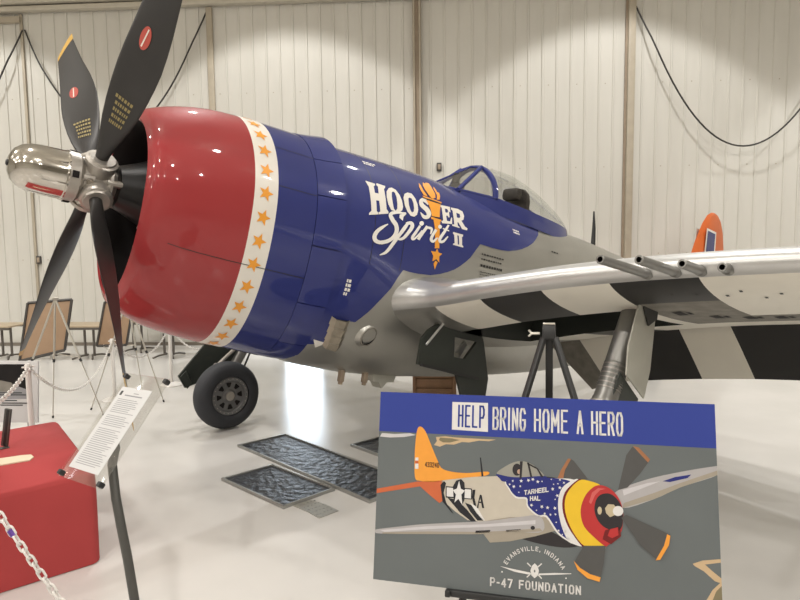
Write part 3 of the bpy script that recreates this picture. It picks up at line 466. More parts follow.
# back wall with raised ribs, pitch .285 m
wall_root = Matrix.Translation(BASE) @ Matrix.Rotation(HROT, 4, 'Z')
def in_hall(o): o.matrix_world = wall_root; return o
mb = MB(); pr = []
k = -24.0
while k < 24: pr += [(k, 12.98), (k + .235, 12.98), (k + .247, 12.96), (k + .273, 12.96)]; k += .285
zs = [0, 1.9, 3.68, 5.35, 7.1, 10.4]
mb.grid([[(l, d, z) for l, d in pr] for z in zs], 'wall')
for z in (1.9, 3.68, 5.35):               # lap lines and their screw heads
    k = -23.9
    while k < 24: mb.box((k, 12.978, z), (.02, .008, .02), 'tantrim'); k += .57
in_hall(struct('wall_back', mb, ang=20))
for nm, pts in (('wall_left', [(-24, -18), (-24, 13.2)]), ('wall_right', [(24, -18), (24, 13.2)]), ('wall_front', [(-24, -18), (24, -18)])):
    mb = MB(); (a, c), (e, f) = pts; mb.poly([(a, c, 0), (e, f, 0), (e, f, 10.4), (a, c, 10.4)], 'wall'); in_hall(struct(nm, mb))
for i, (l, wd, m, dep) in enumerate(((-8.76, .06, 'tantrim', .04), (-4.68, .13, 'tantrim', .06), (-.36, .17, 'trim', .09), (3.95, .14, 'tantrim', .10))):
    mb = MB(); top = 7.1
    mb.box((l, 12.97 - dep/2, top/2), (wd, dep, top), m, bev=.008)
    if i == 2:
        mb.box((l - .06, 12.97 - dep - .02, top/2), (.035, .04, top), 'tantrim'); mb.box((l + .06, 12.97 - dep - .02, top/2), (.035, .04, top), 'tantrim')
    if i == 3: mb.box((l - .09, 12.955, top/2), (.05, .03, top), 'trim')
    in_hall(struct('trim_%d' % (i + 1), mb))
mb = MB()
for z, h, d in ((7.17, .10, .16), (7.30, .10, .24), (7.44, .12, .30)): mb.box((0, 12.97 - d/2, z), (48, d, h), 'beam', bev=.01)
in_hall(struct('trim_5', mb))
mb = MB(); mb.box((-11.4, 12.93, 6.98), (5.3, .09, .12), 'tantrim'); mb.box((-9.28, 12.90, 6.93), (.05, .05, .10), 'trim'); in_hall(struct('trim_6', mb))
mb = MB(); mb.box((-13.5, 12.95, .035), (20.2, .04, .07), 'base'); in_hall(struct('baseboard_left', mb))
mb = MB(); mb.box((10.9, 12.95, .035), (26.0, .04, .07), 'base'); in_hall(struct('baseboard_right', mb))
# the daylit glazed door behind the aircraft, known from its glare on the floor
mb = MB(); mb.box((-2.86, 12.93, 1.15), (.78, .02, 2.2), 'daylight')
for l in (-3.29, -2.43): mb.box((l, 12.92, 1.16), (.08, .08, 2.32), 'tantrim', bev=.006)
mb.box((-2.86, 12.92, 2.29), (.86, .08, .08), 'tantrim', bev=.006); mb.box((-2.86, 12.92, .04), (.86, .08, .08), 'tantrim', bev=.006)
in_hall(struct('door_1', mb))

# ---------------------------------------------------------------- the aircraft
HUBZ, TH = 2.5772, .184594
PL = empty('fighter_aircraft', (1.9, 0, 0), 0, 'red, white and blue nosed propeller fighter parked in the hangar', 'aircraft')
class Part(MB):
    def put(s, name, parent=None, ang=35, mirror=False):
        o = s.build(name, parent or PL, ang, mirror=mirror)
        if parent is None: o.location = (-1.9, 0, HUBZ); o.rotation_euler = (0, TH, 0)
        return o
def frange(a, b, n): return [a + (b - a)*i/n for i in range(n + 1)]
def fs(off): return lambda x, a: section(FUSE, x, a, off)
def cs(off): return lambda x, a: section(COWL, x, a, off)

# fuselage: bare metal with the blue fore part, anti-glare strip and nose art laid on it
p = Part(); ang = [-180 + 5*k for k in range(72)]
xs = frange(1.40, 3.2, 26) + frange(3.3, 10.75, 60)
rows = [[section(FUSE, x, a) for a in ang] for x in xs]
p.grid(rows, 'silver', cv=True); p.poly(rows[0][::-1], 'dark'); p.poly(rows[-1], 'silver')
blue = [(1.42, 90), (1.42, -52)] + BLUE_EDGE + [(4.40, 66), (4.75, 72), (5.3, 80), (5.55, 90)]
p.decal(blue, None, 'blue', fs(.003))
p.decal([(x, 180 - a) for x, a in blue], None, 'blue', fs(.003))
p.decal([(1.72, 76), (2.6, 77), (3.3, 82), (3.3, 98), (2.6, 103), (1.72, 104)], None, 'green', fs(.0045))
for m, o1, o2, st in NOSE_ART:
    off = {'white': .006, 'orange': .0075, 'ink': .009, 'script': .0105}[m]
    if st: p.strip(o1, o2, m, fs(off))
    else: p.decal(o1, o2, m, fs(off))
def dashes(x0, a0, n, lines, dl, da, w_, h_, m, slope=0.0, seed=1):
    r = random.Random(seed)
    for j in range(lines):
        x = x0
        for i in range(n):
            ww = w_*r.choice((.5, .8, 1.0)); a = a0 - j*da + slope*(x - x0)
            p.strip([(x, a), (x + ww, a + slope*ww)], [(x, a - h_), (x + ww, a - h_ + slope*ww)], m, fs(.006)); x += ww + dl
dashes(3.42, 5.8, 9, 3, .014, 3.6, .032, 1.1, 'cable', seed=3)
dashes(3.43, -4.6, 11, 5, .010, 1.2, .022, .5, 'post', seed=5)
dashes(1.835, -19.8, 2, 4, .006, 1.9, .03, 1.3, 'script', seed=4)
dashes(2.02, 57.5, 4, 2, .008, 2.4, .035, 1.5, 'script', seed=9)
dashes(4.02, 36, 4, 2, .008, 2.6, .035, 1.6, 'script', seed=8)
dashes(4.75, 26, 3, 1, .02, 3, .07, 1.3, 'ink', seed=2)
dashes(3.02, -12.5, 8, 1, .05, 3, .016, .8, 'ink', seed=2)
for x in (2.02, 2.36):                                      # panel joints in the blue skin
    p.strip([(x, 80 - 4*k) for k in range(24)], [(x + .006, 80 - 4*k) for k in range(24)], 'ink', fs(.0042))
p.decal([(1.73, -52.5), (1.86, -53), (1.79, -58)], None, 'script', fs(.006))
fuselage = p.put('fuselage'); fuselage['label'] = 'bare metal fuselage with a blue scalloped fore part and white nose lettering'
# heat-stained exhaust shroud and outlet on the port side
p = Part()
for k in range(4):
    a = -37.5 - 4.4*k
    rows = [[section(FUSE, x, a - t*4.2, h) for x, h in ((1.80 + .012*k, .004), (1.83 + .012*k, .04), (1.93 + .012*k, .05), (1.99 + .01*k, .004))] for t in (0, .15, .5, .85, 1)]
    p.grid(rows, 'exhaust')
p.put('exhaust_shroud')
p = Part(); c = Vector(section(FUSE, 2.235, -45.5, -.06)); d = Vector((.16, -.90, -.40)).normalized()
p.lathe([(-.10, .17), (.03, .125), (.065, .098), (.075, .094), (.075, .082), (.02, .078)], ['silver', 'silver', 'worn', 'worn', 'dark'], c, d, 28, caps=False)
p.lathe([(.04, .0005), (.05, .085)], 'dark', c, d, 24, caps=False)
p.put('exhaust_outlet')
# belly fittings
for x, y in ((2.27, -.12), (2.55, -.12)):
    p = Part(); p.box((x, y, -1.26), (.05, .05, .11), 'trim', bev=.008); p.box((x, y, -1.32), (.03, .03, .04), 'trim'); p.put('sway_brace')
p = Part(); zz = -1.25
p.prism([(2.66, -.10, zz + .06), (2.98, -.10, zz + .06), (2.95, -.10, zz - .055), (2.86, -.10, zz - .06), (2.80, -.10, zz - .12), (2.75, -.10, zz - .06), (2.68, -.10, zz - .055)], (0, .14, 0), 'greyplate'); p.put('belly_pylon')

# cowling: red, white band with gold stars, blue
p = Part(); cx = [.19, .197, .215, .245, .28, .36, .45, .55, .66, .77, .887, .98, 1.078, 1.2, 1.32, 1.434]
ang = [-180 + 4*k for k in range(90)]
rows = [[section(COWL, x, a) for a in ang] for x in cx]
inner = [(.20, -.018), (.24, -.035), (.32, -.045), (.5, -.05), (.8, -.06), (1.1, -.08)]
rin = [[(x, -(.475 + o) * math.cos(math.radians(a)) * 1.0, ((.52 + o) if a > 0 and a < 180 else (.77 + o)) * math.sin(math.radians(a))) for a in ang] for x, o in inner]
allrows = rin[::-1] + rows; lim = len(rin)
def cm(i, j):
    if i < lim - 1: return 'dark'
    x = .5*(allrows[i][0][0] + allrows[i + 1][0][0])
    return 'red' if x < .887 else ('white' if x < 1.078 else 'blue')
p.grid(allrows, cm, cv=True)
def star_pts(x, a, r, rz, sx):
    return [(x + (r if k % 2 == 0 else r*.42)*math.sin(PI*k/5 + .25)*1.0, a + (r if k % 2 == 0 else r*.42)*math.cos(PI*k/5 + .25)/sx) for k in range(10)]
for a in (88, 74.5, 61, 47.5, 34.3, 21.1, 7.8, -4.0, -13.4, -23, -33, -43.5, -54.5, -66, -78, -90):
    t = math.radians(a); rr = (.758 if a > 0 else 1.06); sx = math.sqrt((.65*math.sin(t))**2 + (rr*math.cos(t))**2)*PI/180
    for mir in (0, 1):
        if mir and abs(a) > 86: continue
        pts = star_pts(.978, a, .062, 0, sx)
        if mir: pts = [(x, 180 - q) for x, q in pts]
        p.decal(pts, None, 'orange', cs(.003), dv=3)
for a in (-24, 204):                                       # panel seam along the side, and the fastener line
    p.strip([(x, a) for x in cx[5:]], [(x, a + .3) for x in cx[5:]], 'ink', cs(.0022))
for a in (14, 40):
    p.strip([(x, a) for x in cx[12:]], [(x, a + .35) for x in cx[12:]], 'ink', cs(.0022))
p.put('cowling')['label'] = 'red engine cowling with a white band of gold stars and a blue rear'
# cowl flaps round the rear edge
for k in range(14):
    a0, a1 = -85 + 25*k + .25, -85 + 25*(k + 1) - .25
    p = Part(); n = 8; A_ = frange(a0, a1, n)
    ring = lambda x, w, t, bq, a: (x, -w*math.cos(math.radians(a)), (t if math.sin(math.radians(a)) > 0 else bq)*math.sin(math.radians(a)))
    prof = [(1.436, .642, .782, 1.13), (1.55, .653, .80, 1.145), (1.70, .665, .83, 1.155), (1.70, .655, .82, 1.145), (1.55, .640, .785, 1.13), (1.44, .63, .765, 1.11)]
    rows = [[ring(*q, a) for a in A_] for q in prof]
    p.grid(rows + [rows[0]], 'blue'); p.poly([r[0] for r in rows], 'blue'); p.poly([r[-1] for r in rows][::-1], 'blue')
    p.put('cowl_flap')
# engine inside the cowl
p = Part(); p.lathe([(.12, .07), (.14, .15), (.26, .20), (.40, .27), (.52, .30), (.9, .30)], 'engine', n=28); eng = p.put('engine')
for k in range(9):
    t = 2*PI*k/9 + .2; d = Vector((0, math.cos(t), math.sin(t))); q = MB(); prof = []
    for i in range(7): prof += [(.28 + .028*i, .075), (.283 + .028*i, .092), (.292 + .028*i, .092), (.295 + .028*i, .075)]
    q.lathe(prof, 'engine', (.56, 0, 0), d, 14); q.lathe([(-.0, .012), (.20, .012)], 'cast', (.47, 0, 0) + d*.27 if False else Vector((.47, 0, 0)) + d*.27, d, 8)
    q.build('engine_cylinder', eng)
q = MB(); q.lathe([(.78, .001), (.78, .47)], 'dark', n=40, caps=False); q.prism([(.5, -.40, -.50), (.5, .40, -.50), (.5, .34, -.62), (.5, -.34, -.62)], (.25, 0, 0), 'dark'); q.build('engine_baffle', eng)

# propeller: cast hub, polished dome, four twisted blades
p = Part()
p.lathe([(-.20, .16), (-.19, .172), (-.12, .17), (-.09, .14), (.05, .135), (.07, .15), (.09, .15), (.105, .11), (.16, .09)], 'cast', n=32)
PHI = .774588
for k in range(4):
    t = PHI + k*PI/2; d = Vector((0, math.sin(t), math.cos(t)))
    p.lathe([(.06, .098), (.165, .095), (.17, .106), (.195, .106), (.20, .090), (.215, .084)], 'cast', (0, 0, 0), d, 24)
    e = Vector((0, math.cos(t + .785), -math.sin(t + .785)))
    for xx in (-.13, .05): p.tube([Vector((xx, 0, 0)) + e*.125 + d*0, Vector((xx + .10, 0, 0)) + e*.13], .026, 'cast', 10)
    c0 = Vector((-.155, 0, 0)) + e*.155; p.box(c0, (.04, .045, .045), 'dark')
    p.tube([Vector((-.06, 0, 0)) + d*.15 + e*.12, Vector((-.06, 0, 0)) + d*.22 + e*.125], .022, 'chrome', 8)
prop = p.put('propeller')
q = MB(); q.lathe([(-.525, .012), (-.52, .020), (-.50, .024)], 'black', n=16); 
q.lathe([(-.515, .01), (-.512, .055), (-.49, .102), (-.45, .136), (-.40, .154), (-.34, .162), (-.20, .166), (-.195, .172), (-.185, .172)], 'chrome', n=40)
q.build('propeller_dome', prop)
BL = [(.10, .075, .075, 62), (.22, .085, .080, 60), (.34, .13, .058, 56), (.50, .205, .042, 50), (.75, .28, .030, 43), (1.0, .315, .022, 37), (1.25, .295, .017, 32), (1.5, .25, .014, 28), (1.75, .215, .011, 25), (1.90, .195, .010, 24)]
SGN = 1
def blade_frame(k, r):
    t = PHI + k*PI/2; d = Vector((0, math.sin(t), math.cos(t))); tg = Vector((0, math.cos(t), -math.sin(t)))
    ch, th, be = interp(BL, r); be = math.radians(be + 0)
    cv = tg*math.cos(be) - Vector((1, 0, 0))*math.sin(be); nv = cv.cross(d)
    return d*r, cv, nv, ch, th
def bpt(k, r, u, s, off=0.0):
    """u -1..1 across the chord, s side"""
    o, cv, nv, ch, th = blade_frame(k, r)
    return o + cv*(u*ch/2 + .01 + (max(0, .315 - ch)*.5 if r > 1.0 else 0)) + nv*s*(th/2*math.sqrt(max(0, 1 - u*u))*(1 if r < .3 else .9) + off)
for k in range(4):
    q = MB(); rs = [.10, .16, .22, .28, .34, .42, .5, .62, .75, .88, 1.0, 1.12, 1.25, 1.38, 1.5, 1.62, 1.70, 1.745, 1.80]
    us = [-1, -.97, -.9, -.75, -.5, -.25, 0, .25, .5, .75, .9, .97, 1]; lp = [(u, 1) for u in us] + [(u, -1) for u in us[-2:0:-1]]
    def rr_(r, u):                                          # the tip is cut slightly askew
        return r + max(0, (r - 1.5)/.3)*(-.095*u + .015*(1 - u*u) + .092)
    rows = [[bpt(k, rr_(r, u), u, s) for u, s in lp] for r in rs]
    q.grid(rows, lambda i, j: 'tip' if i >= 17 else 'blade', cv=True); q.poly(rows[-1], 'tip'); q.poly(rows[0][::-1], 'blade')
    for s in (-1,):
        fn = lambda a, c, s=s: bpt(k, a, c, s, .003)
        q.decal([(1.12 + .075*math.cos(t), .16 + .26*math.sin(t)) for t in (2*PI*i/18 for i in range(18))], None, 'logo_red', fn, du=.1, dv=.2)
        fn = lambda a, c, s=s: bpt(k, a, c, s, .0045)
        q.decal([(1.18, .10), (1.18, .16), (1.06, .24), (1.06, .17)], None, 'white', fn, du=.1, dv=.2)
        r3 = random.Random(5)
        for i in range(5):
            u0 = -.5
            while u0 < .35:
                ww = r3.choice((.07, .1, .13)); a0 = .70 - .045*i
                q.strip([(a0, u0), (a0, u0 + ww)], [(a0 - .024, u0), (a0 - .024, u0 + ww)], 'stencil', fn); u0 += ww + .05
    q.build('propeller_blade', prop)

# canopy, windscreen and what shows through them
CAN = [(3.84, .36, .74, 1.11), (3.95, .365, .737, 1.14), (4.1, .37, .733, 1.165), (4.3, .372, .728, 1.178), (4.7, .36, .715, 1.12), (5.1, .315, .71, 1.0), (5.4, .24, .708, .885), (5.62, .12, .708, .775)]
def can(x, t, off=0.0):
    yr, zr, za = interp(CAN, x); a = math.radians(t)
    return (x, -(yr + off)*math.cos(a), zr + (za - zr + off)*math.sin(a))
p = Part(); p.grid([[can(x, 180*k/24) for k in range(25)] for x in frange(3.85, 5.62, 22)], 'glass'); canopy = p.put('canopy')
q = MB()
for s in (-1, 1):
    sk = []
    for x in frange(3.40, 5.62, 26):
        if x < 3.85: yr, zr = .24 + (x - 3.40)/.45*.12, .742
        else: yr, zr, _ = interp(CAN, x)
        sk.append([(x, s*(yr - .012), zr - .01), (x, s*(yr - .008), zr + .018), (x, s*(yr + .012), zr + .016), (x, s*(yr + .035), zr - .07), (x, s*(yr + .05), zr - .17)])
    q.grid(sk, 'blue')
q.tube([can(5.62, 15*k, 0) for k in range(13)], .015, 'blue', 6); q.build('canopy_rail', canopy)
p = Part(); WF, WT = (3.24, 0, .79), (3.80, 0, 1.115)
for s in (-1, 1):
    B_, T_ = (3.40, s*.24, .745), (3.79, s*.15, 1.09)
    p.poly([WF, B_, T_, WT], 'glass'); p.poly([B_, (3.83, s*.36, .745), (3.83, s*.31, .93), T_], 'glass')
wsn = p.put('windscreen')
q = MB()
q.tube([can(3.84, 7.5*k, .006) for k in range(25)], .032, 'blue', 10)
for s in (-1, 1):
    q.tube([(3.38, s*.24, .74), (3.80, s*.15, 1.10)], .024, 'blue', 8); q.tube([(3.38, s*.24, .742), (3.84, s*.365, .745)], .018, 'blue', 8); q.tube([(3.22, 0, .785), (3.39, s*.24, .742)], .013, 'blue', 8)
q.tube([(3.23, 0, .79), (3.80, 0, 1.12)], .010, 'blue', 8); q.tube([(3.80, -.15, 1.095), (3.80, 0, 1.12), (3.80, .15, 1.095)], .016, 'blue', 8)
q.build('windscreen_frame', wsn)
p = Part(); p.box((3.62, 0, .80), (.12, .12, .16), 'black', bev=.02); p.lathe([(0, .04), (.10, .045)], 'black', (3.58, 0, .88), (0, 0, 1), 14); p.put('gunsight')
p = Part(); pts = [(-.17, .66), (-.17, .92), (-.145, 1.01), (-.085, 1.065), (0, 1.08), (.085, 1.065), (.145, 1.01), (.17, .92), (.17, .66)]
p.prism([(4.66, y, z) for y, z in pts], (.05, 0, 0), 'leather'); p.box((4.57, 0, .985), (.12, .24, .15), 'leather', bev=.045); p.box((4.50, 0, .74), (.25, .36, .18), 'leather', bev=.05); p.put('seat_headrest')
p = Part()
rows = [[(x, -w_*math.cos(math.radians(15*k)), .66 + h_*math.sin(math.radians(15*k))) for k in range(13)] for x, w_, h_ in ((4.72, .26, .22), (4.95, .23, .185), (5.2, .18, .13), (5.45, .10, .08), (5.6, .04, .05))]
p.grid(rows, 'blue'); p.poly(rows[0], 'blue'); p.put('rear_deck_fairing')
p = Part(); p.tube([(6.49, 0, .68), (6.46, 0, .95), (6.41, 0, 1.18)], [.035, .025, .010], 'black', 8); p.put('antenna_mast')

# tail
def fin_rows(pts_le, pts_te, th):
    rows = []
    for (x0, z0), (x1, z1), t in zip(pts_le, pts_te, th):
        r = []
        for i in range(17):
            s = i/8 if i <= 8 else (16 - i)/8
            sd = -1 if i <= 8 else 1
            r.append((x0 + (x1 - x0)*s, sd*t*foil(s) if 0 < i < 16 else 0, z0 + (z1 - z0)*s))
        rows.append(r)
    return rows
p = Part()
le = [(9.30, .45), (9.58, .9), (9.80, 1.38), (10.02, 1.74), (10.20, 1.93), (10.36, 2.01), (10.46, 2.03)]; te = [(10.95, .3), (11.15, .9), (11.13, 1.42), (11.0, 1.75), (10.84, 1.94), (10.68, 2.02), (10.60, 2.03)]
p.grid(fin_rows(le, te, (.10, .085, .07, .05, .035, .02, .006)), 'tailorange')
for s in (-1, 1):
    fl = [(10.04, 1.66), (10.47, 1.66), (10.53, 1.02), (10.04, 1.0)]; fb = [(10.09, 1.62), (10.425, 1.62), (10.47, 1.02), (10.09, 1.0)]
    p.poly([(x, s*.088, z) for x, z in fl], 'script'); p.poly([(x, s*.091, z) for x, z in fb], 'blue')
p.put('tail_fin')['label'] = 'orange tail fin with a blue panel'
for s in (-1, 1):
    p = Part(); rows = []
    for y, x0, x1, t in ((.05, 9.35, 10.65, .07), (.8, 9.5, 10.6, .055), (1.4, 9.65, 10.5, .04), (1.75, 9.85, 10.4, .02), (1.85, 10.05, 10.25, .005)):
        r = []
        for i in range(17):
            q_ = i/8 if i <= 8 else (16 - i)/8
            r.append((x0 + (x1 - x0)*q_, s*y, .50 + (1 if i <= 8 else -1)*t*foil(q_)))
        rows.append(r)
    p.grid(rows, 'silver'); p.poly(rows[-1], 'silver'); p.put('tailplane')
p = Part(); bx = 8.6; p.tube([(bx, 0, -.45), (bx + .02, 0, -.72), (bx + .12, 0, -.80)], .03, 'oleo', 8); tw = p.put('tail_wheel')
q = MB(); q.lathe([(-.05, .09), (-.06, .13), (-.03, .165), (.03, .165), (.06, .13), (.05, .09)], 'rubber', (bx + .12, 0, -.80), (0, 1, 0), 24); q.build('tyre', tw)
# wings
YB = [.35, .45, .55, .65, .75, .85, .919, 1.05, 1.2, 1.375, 1.55, 1.75, 1.94, 2.15, 2.35, 2.47, 2.674, 2.85, 3.05, 3.3, 3.5, 3.75, 4.2, 4.6, 5.0, 5.4, 5.7, 5.9, 6.05, 6.16, 6.2]
SB = [0, .004, .012, .025, .04, .06, .09, .13, .18, .24, .32, .42, .52, .62, .72, .82, .84, .92, 1.0]
def wing_part(mirror):
    p = Part()
    nU = len(SB); loop = [(s, 1) for s in SB[::-1]] + [(s, -1) for s in SB[1:]]
    rows = [[wing(y, s, sd) for s, sd in loop] for y in YB]
    def midys(i, j):
        y = .5*(YB[i] + YB[i + 1]); a, b = loop[j], loop[j + 1]; return y, .5*(a[0] + b[0]), (a[1] if a[0] > b[0] else b[1])
    def skip(i, j):
        y, s, sd = midys(i, j)
        if .5 < y < 3.75 and s > .84: return True
        return sd < 0 and .75 < y < 2.35 and .24 < s < .62
    def mm(i, j):
        y, s, sd = midys(i, j)
        if s < .025 or (sd > 0 and s < .06): return 'bright'
        if y < .919: return 'silver'
        if sd > 0: return 'bright'
        if 2.47 < y < 3.75 and (.18 if y < 3.05 else .42) < s < .62: return 'worn'
        if y > 2.47 and s > .62 and y < 3.05: return 'stripewhite'
        return 'stripewhite' if (y < 1.375 or 1.94 < y < 2.47 or 3.05 < y < 3.9) else ('stripeblack' if y < 3.05 else 'bright')
    p.grid(rows, mm, skip=skip)
    # flap spar
    ys = [y for y in YB if .5 < y < 3.8]
    p.grid([[wing(y, .84, 1), wing(y, .84, -1)] for y in ys], 'dark')
    p.poly([wing(3.75, s, 1) for s in SB[16:]] + [wing(3.75, s, -1) for s in SB[:15:-1]], 'silver')
    # wheel well
    ysw = [.75, .85, .919, 1.05, 1.2, 1.375, 1.55, 1.75, 1.94, 2.15, 2.35]; sw = [.24, .32, .42, .52, .62]
    up = lambda y, s: (lambda a, b: tuple(a[i]*.75 + b[i]*.25 for i in range(3)))(wing(y, s, 1), wing(y, s, -1))
    p.grid([[up(y, s) for s in sw] for y in ysw], 'dark')
    for s in (.24, .62): p.grid([[wing(y, s, -1), up(y, s)] for y in ysw], 'green')
    for y in (.75, 2.35): p.grid([[wing(y, s, -1), up(y, s)] for s in sw], 'green')
    # cartridge slots and small access panels under the gun bay
    lo = lambda y, s: wing(y, s, -1, .003)
    for y, s in ((2.62, .30), (2.79, .40), (2.98, .45), (3.18, .46), (3.36, .46)):
        p.decal([(y - .02, s), (y + .055, s - .01), (y + .055, s + .06), (y - .02, s + .06)], None, 'dark', lo, du=.05, dv=.05)
        p.decal([(y + .07, s + .01), (y + .10, s + .01), (y + .10, s + .05), (y + .07, s + .05)], None, 'dark', lo, du=.05, dv=.05)
    for y, s in ((2.8, .10), (2.95, .11), (3.12, .13), (3.22, .10), (3.32, .16), (3.42, .13)):
        p.decal([(y, s), (y + .018, s), (y + .018, s + .012), (y, s + .012)], None, 'ink', lo, du=.05, dv=.05)
    o = p.put('wing', ang=40, mirror=mirror)
    # flap, hanging down
    ysf = [.52, .65, .80, .919, 1.1, 1.375, 1.65, 2.03, 2.3, 2.51, 2.8, 3.08, 3.4, 3.72]
    p = Part(); rows = []
    for y in ysf:
        h = Vector(wing(y, .84, -1)); t = .10 if y < 1 else .09; ch = .56
        d = Vector((.46, 0, -.89)); n = Vector((.89, 0, .46)); q0 = h + n*.055 + Vector((.03, 0, .03)); ty = q0 + d*ch
        off = Vector((0, -.16 - max(0, (1.1 - y))*.5, 0))        # the inner end is cut at a slant
        r = [q0 - n*t/2 + d*.03, q0 - n*t/2*.8 + d*ch*.4 + off*.4, ty - n*.006 + off, ty + n*.006 + off, q0 + n*t/2*.8 + d*ch*.4 + off*.4, q0 + n*t/2 + d*.03, q0 + n*t*.25 - d*.02, q0 - n*t*.25 - d*.02]
        rows.append(r)
    def fmt_(i, j):
        y = .5*(ysf[i] + ysf[i + 1])
        return 'worn' if y < .919 else ('stripewhite' if (y < 1.375 or 2.03 < y < 2.51 or y > 3.08) else 'stripeblack')
    p.grid(rows, fmt_, cv=True); p.poly(rows[0], 'silver'); p.poly(rows[-1][::-1], 'stripewhite'); p.put('flap', mirror=mirror)
    # gun barrels
    for y, x0, bx in ((2.745, 2.03, 2.64), (2.925, 2.14, 2.64), (3.075, 2.36, 2.65), (3.225, 2.55, 2.66)):
        z = wing(y, .0, 1)[2] - .036
        p = Part(); p.lathe([(x0, .024), (x0 + .004, .028), (bx, .030)], 'oleo', (0, -y, z), (1, 0, 0), 18, caps=False)
        p.lathe([(x0, .024), (x0, .017), (x0 + .2, .017)], ['oleo', 'dark'], (0, -y, z), (1, 0, 0), 18, caps=False); p.lathe([(x0 + .10, .0005), (x0 + .101, .017)], 'dark', (0, -y, z), (1, 0, 0), 18, caps=False)
        p.lathe([(bx - .05, .031), (bx - .04, .035), (bx, .036)], 'oleo', (0, -y, z), (1, 0, 0), 18, caps=False)
        p.put('gun_barrel', mirror=mirror)
wing_part(False); wing_part(True)

# main gear, port
AI = Matrix.Rotation(-TH, 3, 'Y')
def w2a(x, y, z): return AI @ (Vector((x, y, z)) - Vector((0, 0, HUBZ)))
def wheel_leg(name, top, axle_w, side, mirror_out):
    """top in aircraft axes, axle in world; side = +1 when the outer face looks to -y"""
    ax = w2a(*axle_w); top = Vector(top); R = axle_w[2]
    leg_end = ax + Vector((0, side*.16, .02)); d = (leg_end - top).normalized(); L = (leg_end - top).length
    p = Part(); p.lathe([(-.1, .088), (.30, .088), (.31, .094), (.33, .094), (.34, .088), (L*.55, .086), (L*.56, .092), (L*.585, .092), (L*.59, .070), (L*.62, .062), (L, .062)], 'oleo', top, d, 24)
    for k in range(12): p.lathe([(L*.37 + .018*k, .089), (L*.37 + .018*k + .009, .091)], 'cast' if k % 2 else 'oleo', top, d, 24, caps=False)
    s0 = top + d*(L*.60); p.lathe([(-.03, .10), (.03, .10)], 'cast', s0, d, 20)
    p.tube([leg_end - d*.05, leg_end, ax - Vector((0, side*.10, 0))], .05, 'cast', 12)
    leg = p.put(name)
    q = MB(); k1 = top + d*(L*.62) + Vector((-.09, 0, 0)); k2 = top + d*(L*.80) + Vector((-.22, 0, 0)); k3 = top + d*(L*.97) + Vector((-.05, 0, 0))
    q.tube([k1, k2], .022, 'cast', 8); q.tube([k2, k3], .022, 'cast', 8); q.lathe([(-.04, .03), (.04, .03)], 'cast', k2, (0, 1, 0), 10); q.build('torque_link', leg)
    q = MB(); hp = [top + d*(L*t) + Vector((.10 + .02*math.sin(9*t), -.03, 0)) for t in frange(.05, .95, 14)]; q.tube(hp, .012, 'black', 6); q.build('brake_hose', leg)
    q = MB(); c = ax; n = AI @ Vector((0, -side, 0))
    prof = [(-.11, R*.58), (-.125, R*.66), (-.12, R*.80), (-.095, R*.92), (-.05, R*.985), (0, R), (.05, R*.985), (.095, R*.92), (.12, R*.80), (.125, R*.66), (.11, R*.58)]
    q.lathe(prof, 'rubber', c, n, 56, caps=False); q.lathe([(.10, R*.58), (.075, R*.55)], 'rubber', c, n, 40, caps=False)
    tyre = q.build('tyre', leg)
    for v in tyre.data.vertices:                            # the weight flattens the foot of the tyre
        wz = (Matrix.Rotation(TH, 3, 'Y') @ v.co).z + HUBZ
        if wz < .012: v.co += AI @ Vector((0, 0, .012 - wz))
    q = MB(); q.lathe([(-.10, R*.585), (.085, R*.585), (.10, R*.555), (.095, R*.47), (.07, R*.44), (.065, R*.20), (.085, R*.15), (.085, .001)], 'hubgrey', c, n, 40, caps=False)
    e1 = Vector((1, 0, 0)); e2 = n.cross(e1).normalized()
    for k in range(8):
        t = 2*PI*k/8 + .2; cc = c + n*.067 + (e1*math.cos(t) + e2*math.sin(t))*R*.325; rd = (e1*math.cos(t) + e2*math.sin(t)); tg = (-e1*math.sin(t) + e2*math.cos(t))
        q.prism([cc + rd*R*.07 + tg*R*.065, cc + rd*R*.05 + tg*R*.08, cc - rd*R*.07 + tg*R*.03, cc - rd*R*.07 - tg*R*.03, cc + rd*R*.05 - tg*R*.08, cc + rd*R*.07 - tg*R*.065], n*.006, 'dark')
    for k in range(24):
        t = 2*PI*k/24; q.lathe([(.09, .007), (.103, .006)], 'cast', c + (e1*math.cos(t) + e2*math.sin(t))*R*.515, n, 6)
    q.lathe([(.08, R*.14), (.10, R*.13), (.105, R*.10)], 'cast', c, n, 20); q.build('wheel_hub', leg)
    return leg
port = wheel_leg('main_gear_leg', (3.28, -2.37, -.30), (2.36, -2.20, .40), -1, 1)
p = Part(); dp = [(3.05, -.365), (3.12, -.30), (3.17, -.39), (3.30, -.33), (3.325, -.40), (3.335, -.823), (3.285, -1.04), (2.98, -.873), (2.965, -.666)]
p.prism([(x, -2.50, z) for x, z in dp], (0, .012, 0), 'greyplate'); p.prism([(3.10, -2.505, -.20), (3.33, -2.505, -.18), (3.32, -2.505, -.44), (3.20, -2.505, -.50), (3.10, -2.505, -.38)], (0, -.012, 0), 'stripeblack')
p.prism([(2.96, -2.46, -.86), (3.28, -2.46, -1.05), (3.24, -2.40, -1.35), (2.90, -2.40, -1.32)], (0, .012, 0), 'green'); p.put('gear_door')
p = Part(); dz = [(2.628, -.825), (2.70, -.74), (2.834, -.66), (3.05, -.66), (3.40, -.66), (3.48, -.80), (3.541, -.966), (3.61, -1.15), (3.601, -1.33), (3.25, -1.33), (3.14, -1.13), (2.618, -1.053)]
hole = [(3.053, -.775), (3.372, -.80), (3.23, -.972), (3.073, -.962)]
